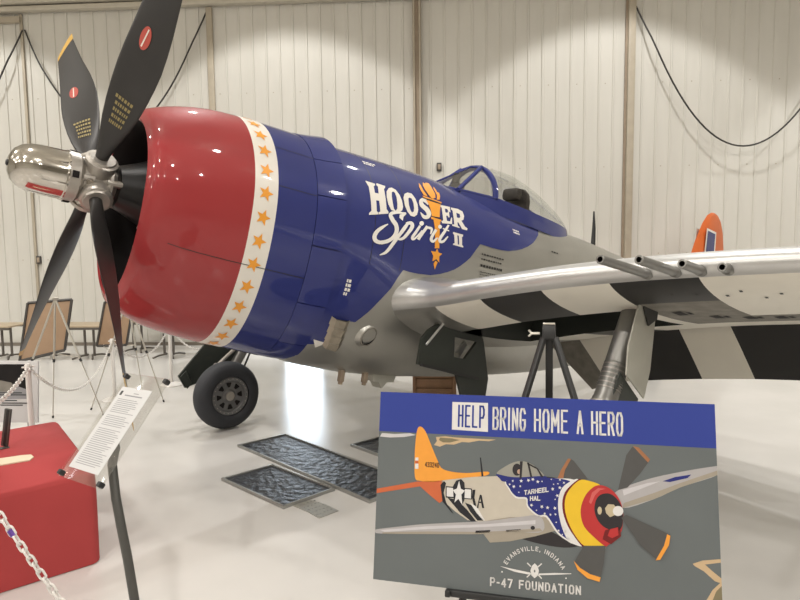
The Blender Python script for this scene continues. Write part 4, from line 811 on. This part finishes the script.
bmh = MB(); loops = [[Vector((x, z, 0)) for x, z in dz], [Vector((x, z, 0)) for x, z in hole]]; flat = [v for l in loops for v in l]
for t in tessellate_polygon(loops):
    for y in (-.75, -.72): p.poly([(flat[k].x, y, flat[k].y) for k in t], 'green')
for l in (dz, hole):
    for a, b_ in zip(l, l[1:] + l[:1]): p.poly([(a[0], -.75, a[1]), (b_[0], -.75, b_[1]), (b_[0], -.72, b_[1]), (a[0], -.72, a[1])], 'green')
p.prism([(2.63, -.76, -1.04), (3.42, -.76, -1.135), (3.42, -.76, -1.16), (2.63, -.76, -1.065)], (0, -.03, 0), 'black')
p.prism([(3.17, -.64, -.98), (3.32, -.64, -.80), (3.36, -.64, -.84), (3.26, -.64, -1.0)], (0, .02, 0), 'bright'); p.prism([(3.03, -.66, -.92), (3.25, -.66, -.93), (3.23, -.66, -1.02), (3.05, -.66, -1.0)], (0, .02, 0), 'greyplate')
dr = p.put('wheel_door')
q = MB(); q.tube([(2.66, -.78, -.87), (2.845, -.78, -.665)], .011, 'bright', 8); q.build('door_rod', dr)
# main gear, starboard (the wheel seen under the nose)
star = wheel_leg('main_gear_leg', (2.95, 2.28, -.32), (1.878, 1.985, .395), 1, 1)
p = Part()
p.prism([(x, 2.36, z) for x, z in ((1.80, -1.655), (1.90, -1.79), (2.45, -1.55), (2.62, -.95), (2.62, -.60), (2.40, -.60), (2.18, -1.05), (2.043, -1.30))], (0, .03, 0), 'green')
p.prism([(1.80, 2.30, -1.655), (1.90, 2.30, -1.79), (1.93, 2.36, -1.77), (1.83, 2.36, -1.64)], (.05, .0, .06), 'green'); p.put('gear_door')

# ---------------------------------------------------------------- poster and its easel
yw, ln, rl = math.radians(-57.32), math.radians(13.75), math.radians(.9116)
pu = Vector((math.cos(yw), math.sin(yw), 0)); pn = Vector((math.sin(yw), -math.cos(yw), 0))
pv = Vector((0, 0, math.cos(ln))) - pn*math.sin(ln); pn = pu.cross(pv)
pu, pv = pu*math.cos(rl) + pv*math.sin(rl), pv*math.cos(rl) - pu*math.sin(rl)
PC = Vector((.493, -3.355, 1.202))
PM = Matrix(((pu.x, pv.x, pn.x, 0), (pu.y, pv.y, pn.y, 0), (pu.z, pv.z, pn.z, 0), (0, 0, 0, 1)))
PM = Matrix.Translation(PC - pv*.351) @ PM                  # origin at the foot of the board
po = empty('poster_board', (0, 0, 0), 0, 'large printed fundraising board with blue HELP BRING HOME A HERO headline, on a black easel', 'poster'); po.matrix_world = PM
mb = MB(); mb.box((0, .351, -.006), (1.2, .702, .010), 'core'); mb.build('board', po)
def pm(l): return lambda u, v: (u, v + .351, .0004 + l*.0003)
mb = MB(); mb.poly([pm(0)(*q) for q in ((-.6, -.351), (.6, -.351), (.6, .2026), (-.6, .199))], 'poster_grey')
def soft(pts, k=4):
    out = []; n = len(pts)
    for i in range(n):
        p0, p1, p2, p3 = (Vector(pts[(i + j) % n]) for j in (-1, 0, 1, 2))
        for t in (j/k for j in range(k)): out.append(tuple(.5*((2*p1) + (p2 - p0)*t + (2*p0 - 5*p1 + 4*p2 - p3)*t*t + (3*p1 - p0 - 3*p2 + p3)*t**3)))
    return out
for l, m, pts in POSTER:
    if (m in ('yellow', 'red', 'maroon', 'dark', 'glass', 'navy', 'metal') and len(pts) > 6) or (m == 'orange' and len(pts) > 9) or (m == 'white' and len(pts) > 11): pts = soft(pts)
    mb.decal([(min(max(a/1e4, -.6), .6), min(max(b/1e4, -.351), .351)) for a, b in pts], None, 'p_' + POSTMAP.get(m, m), pm(l), du=5, dv=5)
# the printed stars on the blue, and the small lettering
r3 = random.Random(11)
NAVY = [[(a/1e4, b/1e4) for a, b in pts] for l, m, pts in POSTER if m == 'navy'][-1]
def inside(x, y, P_):
    c = False
    for (x0, y0), (x1, y1) in zip(P_, P_[1:] + P_[:1]):
        if (y0 > y) != (y1 > y) and x < (x1 - x0)*(y - y0)/(y1 - y0) + x0: c = not c
    return c
nst = 0; placed = []
while nst < 34:
    x, y = r3.uniform(min(q[0] for q in NAVY), max(q[0] for q in NAVY)), r3.uniform(min(q[1] for q in NAVY), max(q[1] for q in NAVY))
    if not inside(x, y, NAVY) or (-.05 < x < .055 and -.03 < y < .05) or any(math.hypot(x - a, y - b) < .015 for a, b in placed): continue
    placed.append((x, y))
    rr = r3.choice((.0035, .005, .007)); t0 = r3.uniform(0, 1)
    mb.decal([(x + (rr if k % 2 == 0 else rr*.4)*math.sin(PI*k/5 + t0), y + (rr if k % 2 == 0 else rr*.4)*math.cos(PI*k/5 + t0)) for k in range(10)], None, 'p_pwhite', pm(6), du=5, dv=5); nst += 1
word(mb, 'TARHEEL', -.041, .046, .000, .017, .0034, 'p_pwhite', pm(9), gap=.5, slope=.21)
word(mb, 'HAL', -.020, .017, -.019, .017, .0034, 'p_pwhite', pm(9), gap=.5, slope=.12)
word(mb, '433240', -.412, -.357, .0745, .019, .0024, 'p_pink', pm(6), gap=.7)
word(mb, 'P-47 FOUNDATION', -.1595, .155, -.3255, .031, .0052, 'p_pwhite', pm(6), gap=.75, slope=.018)
txt = 'EVANSVILLE, INDIANA'; ctr, rad = Vector((-.003, -.2985)), .1165
wds = [(.45 if c in 'I,' else (.7 if c == ' ' else 1)) for c in txt]; cum = [sum(wds[:i]) + wds[i]/2 - wds[0]/2 for i in range(len(txt))]
for i, c in enumerate(txt):
    if c == ' ': continue
    t = math.radians(149 - 116*cum[i]/cum[-1]); o = ctr + Vector((math.cos(t)*1.0, math.sin(t)))*rad; ex = Vector((math.sin(t), -math.cos(t))); ey = Vector((math.cos(t), math.sin(t)))
    glyph(mb, c, .0078 if c not in 'I,' else .003, .0130, .0026, 'p_pwhite', lambda a, b, o=o, ex=ex, ey=ey: pm(6)(*(o + ex*(a - (.0039 if c not in 'I,' else .0015)) + ey*(b - .006))))
mb.build('printed_picture', po)
mb = MB(); mb.poly([pm(.8)(*q) for q in ((-.6, .199), (.6, .2026), (.6, .351), (-.6, .351))], 'poster_blue')
mb.poly([pm(2)(*q) for q in ((-.3117, .219), (-.175, .2172), (-.1764, .324), (-.312, .3225))], 'p_pwhite')
word(mb, 'HELP', -.2895, -.1875, .2297, .084, .0070, 'poster_blue', pm(3), gap=.85)
for t, a, b in (('BRING', -.159, -.036), ('HOME', -.007, .114), ('A', .1435, .1675), ('HERO', .1935, .302)): word(mb, t, a, b, .2262, .0845, .0072, 'p_pwhite', pm(3), gap=.7)
mb.build('printed_headline', po)
# easel
def pl(u, v, n=0.0): return PC + pu*u + pv*v + pn*n
ea = empty('display_easel', (PC.x + .2, PC.y + .12, 0), 0, 'black three-legged easel whose peak shows above the poster board', 'easel')
def tofloor(a, b):
    d = b - a; return a + d*(a.z/-d.z)*1.0
def leg(a, b, wid, name):
    a2, b2 = local(ea, a, b); q = MB(); d = (b2 - a2); L = d.length; R = d.to_track_quat('Z', 'Y').to_matrix()
    q.box((a2 + b2)/2, (wid, .016, L), 'black', R, .003); q.box(b2 - d.normalized()*(-.012), (wid*1.15, .026, .03), 'clip', R, .006); return q.build(name, ea)
nb = -.035
for ua, va, ub, vb in ((.026, .578, -.0328, .377), (.068, .578, .1285, .377)): leg(pl(ua, va, nb), tofloor(pl(ua, va, nb), pl(ub, vb, nb)) + Vector((0, 0, .03)), .026, 'easel_leg')
rt = pl(.046, .575, nb - .02); leg(rt, Vector((rt.x, rt.y, 0)) - pn.to_2d().to_3d().normalized()*.42 + Vector((0, 0, .03)), .028, 'easel_leg')
q = MB(); c, = local(ea, pl(.046, .597, nb)); R = Matrix((pu, pv, pn)).transposed(); q.box(c, (.050, .055, .03), 'black', R, .006); c, = local(ea, pl(.046, .628, nb)); q.box(c, (.045, .008, .034), 'aluleg', R, .003); q.build('easel_head', ea)
q = MB(); a, b = local(ea, pl(.012, .592, nb + .006), pl(-.022, .592, nb + .006)); q.tube([a, b], .005, 'aluleg', 8); a, b = local(ea, pl(-.030, .604, nb + .006), pl(-.018, .592, nb + .006)); q.tube([a, b], .004, 'aluleg', 8); a, b = local(ea, pl(-.030, .580, nb + .006), pl(-.018, .592, nb + .006)); q.tube([a, b], .004, 'aluleg', 8); q.build('wing_nut', ea)
q = MB(); c, = local(ea, pl(-.02, -.364, -.012)); q.box(c, (.60, .024, .055), 'black', R, .004); c, = local(ea, pl(-.02, -.352, .012)); q.box(c, (.60, .010, .012), 'black', R, .002) if False else None
for u in (-.31, .27): c, = local(ea, pl(u, -.364, .005)); q.box(c, (.02, .024, .04), 'black', R, .004)
q.build('easel_ledge', ea)

# ---------------------------------------------------------------- placard on a bent post
st = empty('sign_stand', (-.60, -2.42, 0), 0, 'grey bent-post stand holding a clear sheet with a printed page, left foreground', 'sign stand')
yw, ln, rl = math.radians(-76.35), math.radians(42.72), math.radians(1.687)
su = Vector((math.cos(yw), math.sin(yw), 0)); sn = Vector((math.sin(yw), -math.cos(yw), 0)); sv = Vector((0, 0, math.cos(ln))) - sn*math.sin(ln); sn = su.cross(sv)
su, sv = su*math.cos(rl) + sv*math.sin(rl), sv*math.cos(rl) - su*math.sin(rl); SC = Vector((-.631, -2.358, 1.478))
R = Matrix((su, sv, sn)).transposed()
def sl(u, v, n=0.0): return local(st, SC + su*u + sv*v + sn*n)[0]
q = MB(); path = local(st, SC - sn*.012 - sv*.03, SC - sn*.05 - sv*.06, Vector((-.628, -2.292, 1.32)), Vector((-.634, -2.335, 1.21)), Vector((-.630, -2.372, 1.10)), Vector((-.622, -2.392, 1.0)), Vector((-.613, -2.415, .85)), Vector((-.603, -2.42, .6)), Vector((-.60, -2.42, .3)), Vector((-.60, -2.42, .012)))
q.tube(path, .0165, 'post', 14); q.build('post', st)
q = MB(); q.lathe([(0, .15), (.008, .15), (.014, .14), (.016, .02)], 'post', (0, 0, 0), (0, 0, 1), 32); q.build('base_plate', st)
q = MB(); q.box(sl(0, 0, 0), (.262, .422, .008), 'acrylic', R, .001); q.build('clear_sheet', st)
q = MB(); pw_, ph_ = .182, .325; pc = (-.006, -.010)
q.box(sl(pc[0], pc[1], .005), (pw_, ph_, .0012), 'paper', R)
r3 = random.Random(3)
def line(x0, x1, y, h, m='print'): q.poly([sl(pc[0] + a, pc[1] + b, .0059) for a, b in ((x0, y), (x1, y), (x1, y + h), (x0, y + h))], m)
line(0, .03, .140, .003); line(-.045, .06, .128, .005); line(-.080, -.066, .128, .018, 'black')
y = .112
while y > -.15:
    if not (.050 < y < .056 or -.005 < y < .003): line(-.07, r3.uniform(.035, .078), y, .0022)
    y -= .0075
q.build('printed_page', st)
for u, v in ((-.122, .198), (.122, .198), (-.122, -.198), (.122, -.198)):
    q = MB(); q.box(sl(u, v, .001), (.018, .018, .024), 'clip', R, .004); q.build('clip', st)

# ---------------------------------------------------------------- red draped table and what lies on it
mb = MB(); x0, x1, y0, y1, H = -1.30, -.165, -.285, 1.25, .63
def rrect(off, k, seed=0.0):
    pts = []; c = .06
    for cx, cy, a0 in ((x1 - c, y1 - c, 0), (x0 + c, y1 - c, 90), (x0 + c, y0 + c, 180), (x1 - c, y0 + c, 270)):
        for i in range(5):
            a = math.radians(a0 + 22.5*i); pts.append((cx + (c + off)*math.cos(a), cy + (c + off)*math.sin(a)))
    out = []
    for i, (p, n) in enumerate(zip(pts, pts[1:] + pts[:1])):
        for s in (0, .25, .5, .75): out.append((p[0] + (n[0] - p[0])*s, p[1] + (n[1] - p[1])*s))
    ln_ = 0; res = []
    for i, (x, y) in enumerate(out):
        pv_ = out[i - 1]; ln_ += math.hypot(x - pv_[0], y - pv_[1]) if i else 0
        wv = k*(math.sin(ln_*9 + seed) + .5*math.sin(ln_*17 + 1)); cx, cy = (x0 + x1)/2, (y0 + y1)/2; d = math.hypot(x - cx, y - cy)
        res.append((x + wv*(x - cx)/d + .11*(y - y0)/(y1 - y0), y + wv*(y - cy)/d))
    return res
rows = []
for z, off, k in ((.004, .012, .014), (.12, .012, .012), (.30, .012, .008), (.48, .010, .004), (.59, .006, .002), (.62, .0, 0), (H, -.012, 0)): rows.append([(x, y, z) for x, y in rrect(off, k)])
mb.grid(rows, 'cloth', cv=True); mb.poly([p for p in rows[-1]], 'cloth')
tag(mb.build('tablecloth', ang=60), 'red cloth draped to the floor over a low display table', 'tablecloth')
ctag = MB(); pts = [(-.80, .30), (-.45, .245), (-.415, .30), (-.42, .37), (-.47, .40), (-.80, .48)]
ctag.prism([(x, y, H + .001) for x, y in pts], (0, 0, .008), 'cream'); tag(ctag.build('card_tag'), 'cream card with clipped corners lying flat on the red tablecloth', 'card')
sh = empty('sign_holder', (-.526, .70, H), 0, 'dark upright bar of a small holder standing on the red tablecloth', 'sign holder')
q = MB(); q.box((-.005, 0, .004), (.06, .05, .008), 'post', bev=.002); q.build('holder_base', sh)
q = MB(); R = (Matrix.Rotation(math.radians(-45), 3, 'Z') @ Matrix.Rotation(math.radians(10), 3, 'Y')); q.box((.018, 0, .155), (.05, .018, .29), 'post', R, .003); q.box((.014, -.008, .155), (.018, .010, .28), 'black', R, .002); q.build('upright_bar', sh)

# framed black and white picture behind the red table
fr = empty('picture_board', hall(-3.92, 5.66), HROT, 'white board with a black and grey picture behind the red table', 'picture board')
q = MB(); q.box((-.42, 0, .73), (.90, .02, .60), 'paper', Euler((math.radians(-6), 0, 0)).to_matrix(), .003); q.build('board', fr)
q = MB(); Rb = Euler((math.radians(-6), 0, 0)).to_matrix()
def fb(x, z, d): v = Rb @ Vector((x, -.0105 - d, z - .79)); return (v.x, v.y, v.z + .73)
q.poly([fb(*t, .0005) for t in ((-.84, .72), (-.045, .72), (-.045, 1.06), (-.84, 1.06))], 'print'); q.poly([fb(*t, .001) for t in ((-.84, .84), (-.16, .84), (-.045, .80), (-.045, 1.06), (-.84, 1.06))], 'dark')
q.poly([fb(*t, .0015) for t in ((-.84, .80), (-.28, .79), (-.20, .84), (-.24, .88), (-.34, .90), (-.84, .91))], 'worn')
for i, (xa, xb, z) in enumerate(((-.6, -.13, .775), (-.5, -.09, .755), (-.6, -.18, .70), (-.45, -.07, .675), (-.35, -.12, .655))): q.poly([fb(a, c, .002) for a, c in ((xa, z), (xb, z), (xb, z + .010), (xa, z + .010))], 'black')
q.build('picture_print', fr)
for x in (-.75, -.10):
    q = MB(); q.box((x, .03, .25), (.03, .03, .50), 'frame', bev=.004); q.box((x, .03, .015), (.05, .36, .03), 'frame', bev=.005); q.build('foot', fr)

# ---------------------------------------------------------------- stanchions and chains
def stanchion(loc, h, label):
    s = empty('stanchion', loc, 0, label, 'stanchion', 'white plastic stanchions')
    q = MB(); q.lathe([(.03, .026), (h - .03, .026)], 'chain', ax=(0, 0, 1), n=16); q.build('post', s)
    q = MB(); q.lathe([(0, .17), (.012, .17), (.03, .12), (.05, .035)], 'chain', ax=(0, 0, 1), n=28); q.build('base', s)
    q = MB(); q.lathe([(h - .04, .030), (h - .01, .032), (h + .01, .022)], 'chain', ax=(0, 0, 1), n=16); q.build('cap', s)
    q = MB(); q.tube([(-.05, 0, h - .02), (.05, 0, h - .02)], .008, 'chain', 8); q.build('chain_hook', s)
    return s
P1, P2, P3 = Vector((1.334, 4.345, 0)), Vector((2.285, 4.712, 0)), Vector((-.148, 1.80, 0))
stanchion(P1, .86, 'white plastic stanchion behind the lower propeller blade'); stanchion(P2, .93, 'white plastic stanchion under the red nose of the aircraft'); stanchion(P3, 1.06, 'white plastic stanchion beside the framed picture behind the red table')
P4 = Vector((2.70, 3.66, 0)); stanchion(P4, .9, 'white plastic stanchion behind the main wheel')
LINKW, LINKL, LINKR = .013, .021, .0042
def link(q, c, t, up, s=1.0):
    t = t.normalized(); b = t.cross(up).normalized(); pts = []
    for k in range(12):
        a = 2*PI*k/12; pts.append(c + t*(math.cos(a)*LINKW + math.copysign(LINKL - LINKW, math.cos(a)))*s + b*math.sin(a)*LINKW*s)
    n = 6; rows = []
    for i, p in enumerate(pts):
        tt = (pts[(i + 1) % 12] - pts[i - 1]).normalized(); nn = t.cross(b); bb = tt.cross(nn)
        rows.append([p + (nn*math.cos(2*PI*j/n) + bb*math.sin(2*PI*j/n))*LINKR*s for j in range(n)])
    q.grid(rows, 'chain', cu=True, cv=True)
def chain(a, b, sag, label, s=1.0, purple=None):
    q = MB(); a, b = Vector(a), Vector(b); N = 200; pts = [a.lerp(b, i/N) - Vector((0, 0, 4*sag*(i/N)*(1 - i/N))) for i in range(N + 1)]
    step = (LINKL*2 - LINKR*2)*s*.94; acc = 0; k = 0
    for i in range(1, N):
        acc += (pts[i] - pts[i - 1]).length
        if acc >= step:
            acc -= step; t = pts[i + 1] - pts[i - 1]; side = t.cross(Vector((0, 0, 1))).normalized(); up = side if k % 2 else side.cross(t).normalized()
            link(q, pts[i], t, (up + side*.7).normalized() if k % 2 else (up - side*.4).normalized(), s); k += 1
    if purple:
        p0 = a.lerp(b, purple) - Vector((0, 0, 4*sag*purple*(1 - purple))); q.lathe([(-.012, .011), (.012, .011)], 'purple', p0, b - a, 10)
    return tag(q.build('plastic_chain'), label, 'chain', 'white plastic chains')
chain(P3 + Vector((0, -.03, 1.04)), P1 + Vector((0, 0, .84)), .42, 'white chain sagging between the stanchions beyond the red table')
chain(P1 + Vector((0, 0, .84)), P2 + Vector((0, 0, .91)), .34, 'white chain sagging between the two stanchions under the red nose')
chain(P2 + Vector((0, 0, .91)), P4 + Vector((0, 0, .88)), .30, 'white chain running right from the stanchion under the nose')
chain(P3 + Vector((0, -.03, 1.04)), (-.55, .86, .93), .03, 'white chain hanging in front of the black and grey picture', 1.25)
chain((-1.12, -2.05, 1.56), (-.68, -2.52, .60), .03, 'white chain hanging across the front of the red table, nearest the camera', .95, .40)

# ---------------------------------------------------------------- boards on tripod easels in the background
def tripod_easel(top, feet, label, rests=()):
    e = empty('tripod_easel', (top[0], top[1], 0), 0, label, 'easel', 'thin aluminium tripod easels')
    q = MB(); t, = local(e, top); q.box(t, (.07, .05, .035), 'aluleg', bev=.008); q.build('easel_head', e)
    for f in feet:
        a, b = local(e, Vector(top), Vector((f[0], f[1], 0))); q = MB(); m_ = a.lerp(b, .52); q.tube([a, m_], .013, 'aluleg', 8); q.tube([m_, b], .007, 'aluleg', 8); lg = q.build('easel_leg', e)
        q = MB(); d = (b - a).normalized(); q.tube([m_ - d*.02, m_ + d*.02], .016, 'clip', 8); q.build('clamp', lg)
        q = MB(); q.tube([b - d*.03, b], .012, 'clip', 8); q.build('rubber_tip', lg)
    for i, p_ in rests:                                     # pegs the board stands on
        f = Vector((feet[i][0], feet[i][1], 0)); t = (top[2] - p_[2])/top[2]; a, b = local(e, Vector(top).lerp(f, t), Vector(p_)); q = MB(); q.tube([a, b, b + Vector((0, 0, .03))], .007, 'aluleg', 8); q.build('rest_peg', e)
    return e
T1 = Vector((.587, 3.996, 1.50)); tripod_easel(T1, ((.466, 3.931), (.966, 3.571), (.10, 4.42)), 'aluminium tripod easel in front of the larger brown-backed board', ((2, (.38, 4.485, .69)), (1, (.62, 4.28, .755))))
T2 = Vector((1.50, 4.12, 1.45)); tripod_easel(T2, ((1.792, 3.74), (.93, 4.005), (1.76, 4.46)), 'aluminium tripod easel half hidden behind the red nose', ((1, (1.27, 4.50, .75)), (2, (1.46, 4.34, .755))))
def back_board(pts, th, label):
    tl, tr, br, bl = (Vector(p) for p in pts); c = (bl + br)/2; u = (br - bl).normalized(); v = (tl - bl).normalized(); n = u.cross(v).normalized()
    o = empty('display_board', (c.x, c.y, c.z), 0, label, 'display board', 'brown-backed boards on easels'); q = MB(); P_ = local(o, tl, tr, br, bl)
    q.prism(P_, -n*th, 'hardboard'); q.build('board', o)
    q = MB()
    for a, b in zip(P_, P_[1:] + P_[:1]): q.tube([a + n*.004, b + n*.004], .018, 'frame', 4)
    q.build('edge_frame', o)
    for a, b in ((P_[0], P_[3]), (P_[1], P_[2])):
        q = MB(); q.lathe([(0, .012), (.014, .012)], 'chain', a.lerp(b, .28), n, 8); q.build('hanger', o)
    return o
back_board([(.391, 4.563, 1.423), (.823, 4.181, 1.462), (.71, 4.204, .804), (.262, 4.589, .668)], .012, 'larger brown-backed board on an easel, left of the propeller')
back_board([(1.325, 4.53, 1.373), (1.64, 4.28, 1.40), (1.515, 4.30, .767), (1.20, 4.569, .758)], .012, 'smaller brown-backed board just behind the lower propeller blade')
# pedestal tables along the wall
def table(l, d, wid, cols, label, dep=.62):
    t = empty('folding_table', hall(l, d), HROT, label, 'table', 'tan tables along the back wall')
    q = MB(); q.box((0, 0, .655), (wid, dep, .035), 'tabletop', bev=.006); q.box((0, -dep/2 + .02, .615), (wid - .06, .02, .05), 'tableleg'); q.box((0, dep/2 - .02, .615), (wid - .06, .02, .05), 'tableleg'); q.build('table_top', t)
    for cx in cols:
        q = MB()
        for e in (-.09, .09): q.tube([(cx + e, 0, .04), (cx + e, 0, .64)], .024, 'tableleg', 10)
        for sx, sy in ((-1, -1), (1, -1), (-1, 1), (1, 1)): q.tube([(cx + sx*.05, 0, .06), (cx + sx*.14, sy*.16, .05), (cx + sx*.20, sy*.27, .022)], .018, 'tableleg', 8)
        q.build('pedestal', t)
for l, d, wd, cols, lb in ((-8.9, 11.45, 1.5, (-.45, .45), 'tan table at the far left, left of the larger brown board'), (-7.05, 11.45, 1.55, (-.50, .28), 'tan table between the two brown-backed boards'), (-5.95, 12.2, 1.0, (-.23,), 'tan table seen through the gap under the red nose'), (-4.9, 11.55, 1.0, (-.33,), 'tan table right of the stanchion under the red nose')): table(l, d, wd, cols, lb)
# wooden crate behind the undercarriage
cr_ = empty('wooden_crate', hall(-.03, 8.55), HROT, 'reddish wooden crate standing under the fuselage behind the poster', 'crate')
q = MB()
for i in range(3): q.box((-.30 + .02, 0, .075 + .135*i), (.02, .42, .125), 'wood', bev=.004); q.box((.28, 0, .075 + .135*i), (.02, .42, .125), 'wood', bev=.004)
for i in range(3):
    for y in (-.21, .21): q.box((0, y, .075 + .135*i), (.60, .02, .125), 'wood', bev=.004)
q.box((0, 0, .02), (.58, .42, .02), 'wood'); q.build('crate_box', cr_)
for x in (-.28, .27):
    for y in (-.225, .225): q = MB(); q.box((x, y, .21), (.045, .02, .42), 'wood', bev=.003); q.build('corner_batten', cr_)
q = MB(); q.box((0, 0, .425), (.64, .48, .02), 'wood', bev=.004); q.build('crate_lid', cr_)

# ---------------------------------------------------------------- drip trays on the floor
def tray(pts, label, n=1):
    c = sum((Vector((*p, 0)) for p in pts), Vector())/4; o = empty('drip_tray', c, 0, label, 'drip tray', 'black drip trays under the engine')
    P_ = [Vector((*p, 0)) - c for p in pts]; q = MB(); q.prism([p + Vector((0, 0, .002)) for p in P_], (0, 0, .014), 'tray'); q.build('mat', o)
    q = MB()
    for a, b in zip(P_, P_[1:] + P_[:1]):
        d = (b - a); R = Matrix.Rotation(math.atan2(d.y, d.x), 3, 'Z'); q.box((a + b)/2 + Vector((0, 0, .014)), (d.length + .02, .02, .028), 'trayedge', R, .003)
    q.build('tray_rim', o)
tray([(1.640, 1.255), (2.200, 1.235), (2.300, -.80), (1.755, -.815)], 'long black drip tray, its near end behind the poster board')
tray([(1.09, .485), (1.60, .478), (1.69, -.40), (1.18, -.422)], 'short black drip tray in front of the long one')
tray([(2.52, .433), (2.90, .42), (2.92, -.45), (2.54, -.44)], 'black drip tray farther back, only its corner left of the poster board')
mb = MB(); mb.prism([(1.262, -.43, .001), (1.42, -.43, .001), (1.47, -.60, .001), (1.475, -.765, .001), (1.285, -.77, .001), (1.285, -.62, .001)], (0, 0, .006), 'tread')
for i in range(5):
    for j in range(5): mb.box((1.31 + .034*i, -.47 - .06*j, .0075), (.016, .006, .003), 'trayedge', Matrix.Rotation(.8 if (i + j) % 2 else -.8, 3, 'Z'))
tag(mb.build('tread_plate'), 'small worn grey tread plate on the floor beside the drip trays', 'plate')

# ---------------------------------------------------------------- cables and boxes on the wall
def cable(a, b, sag, label, d=.12, dip=.5):
    q = MB(); pts = []
    for i in range(41):
        t = i/40; l = a[0] + (b[0] - a[0])*t; z = a[1] + (b[1] - a[1])*t - 4*sag*t*(1 - t); pts.append((l, 12.96 - d*min(1, 12*t, 12*(1 - t)) - .02, z))
    q.tube(pts, .017, 'cable', 8); o = q.build('hanging_cable'); o.matrix_world = wall_root; tag(o, label, 'cable', 'black cables hung along the back wall'); return o
cable((-12.6, 6.77), (-8.73, 6.77), 2.3, 'black cable hanging at the far left edge of the wall')
cable((-8.68, 6.77), (-4.71, 7.06), 2.35, 'black cable swagged behind the upper propeller blades')
cable((3.96, 6.97), (8.25, 6.9), 2.93, 'long black cable swagged across the right part of the wall', .22)
for l, z, lb in ((.08, 3.74, 'small dark socket box on the wall above the nose art'), (-8.69, 1.9, 'small dark socket box on the wall at the left')):
    q = MB(); q.box((l, 12.94, z), (.10, .05, .17), 'frame', bev=.008); q.box((l, 12.912, z), (.06, .01, .11), 'trim', bev=.003); o = q.build('socket_box'); o.matrix_world = wall_root; tag(o, lb, 'socket box')
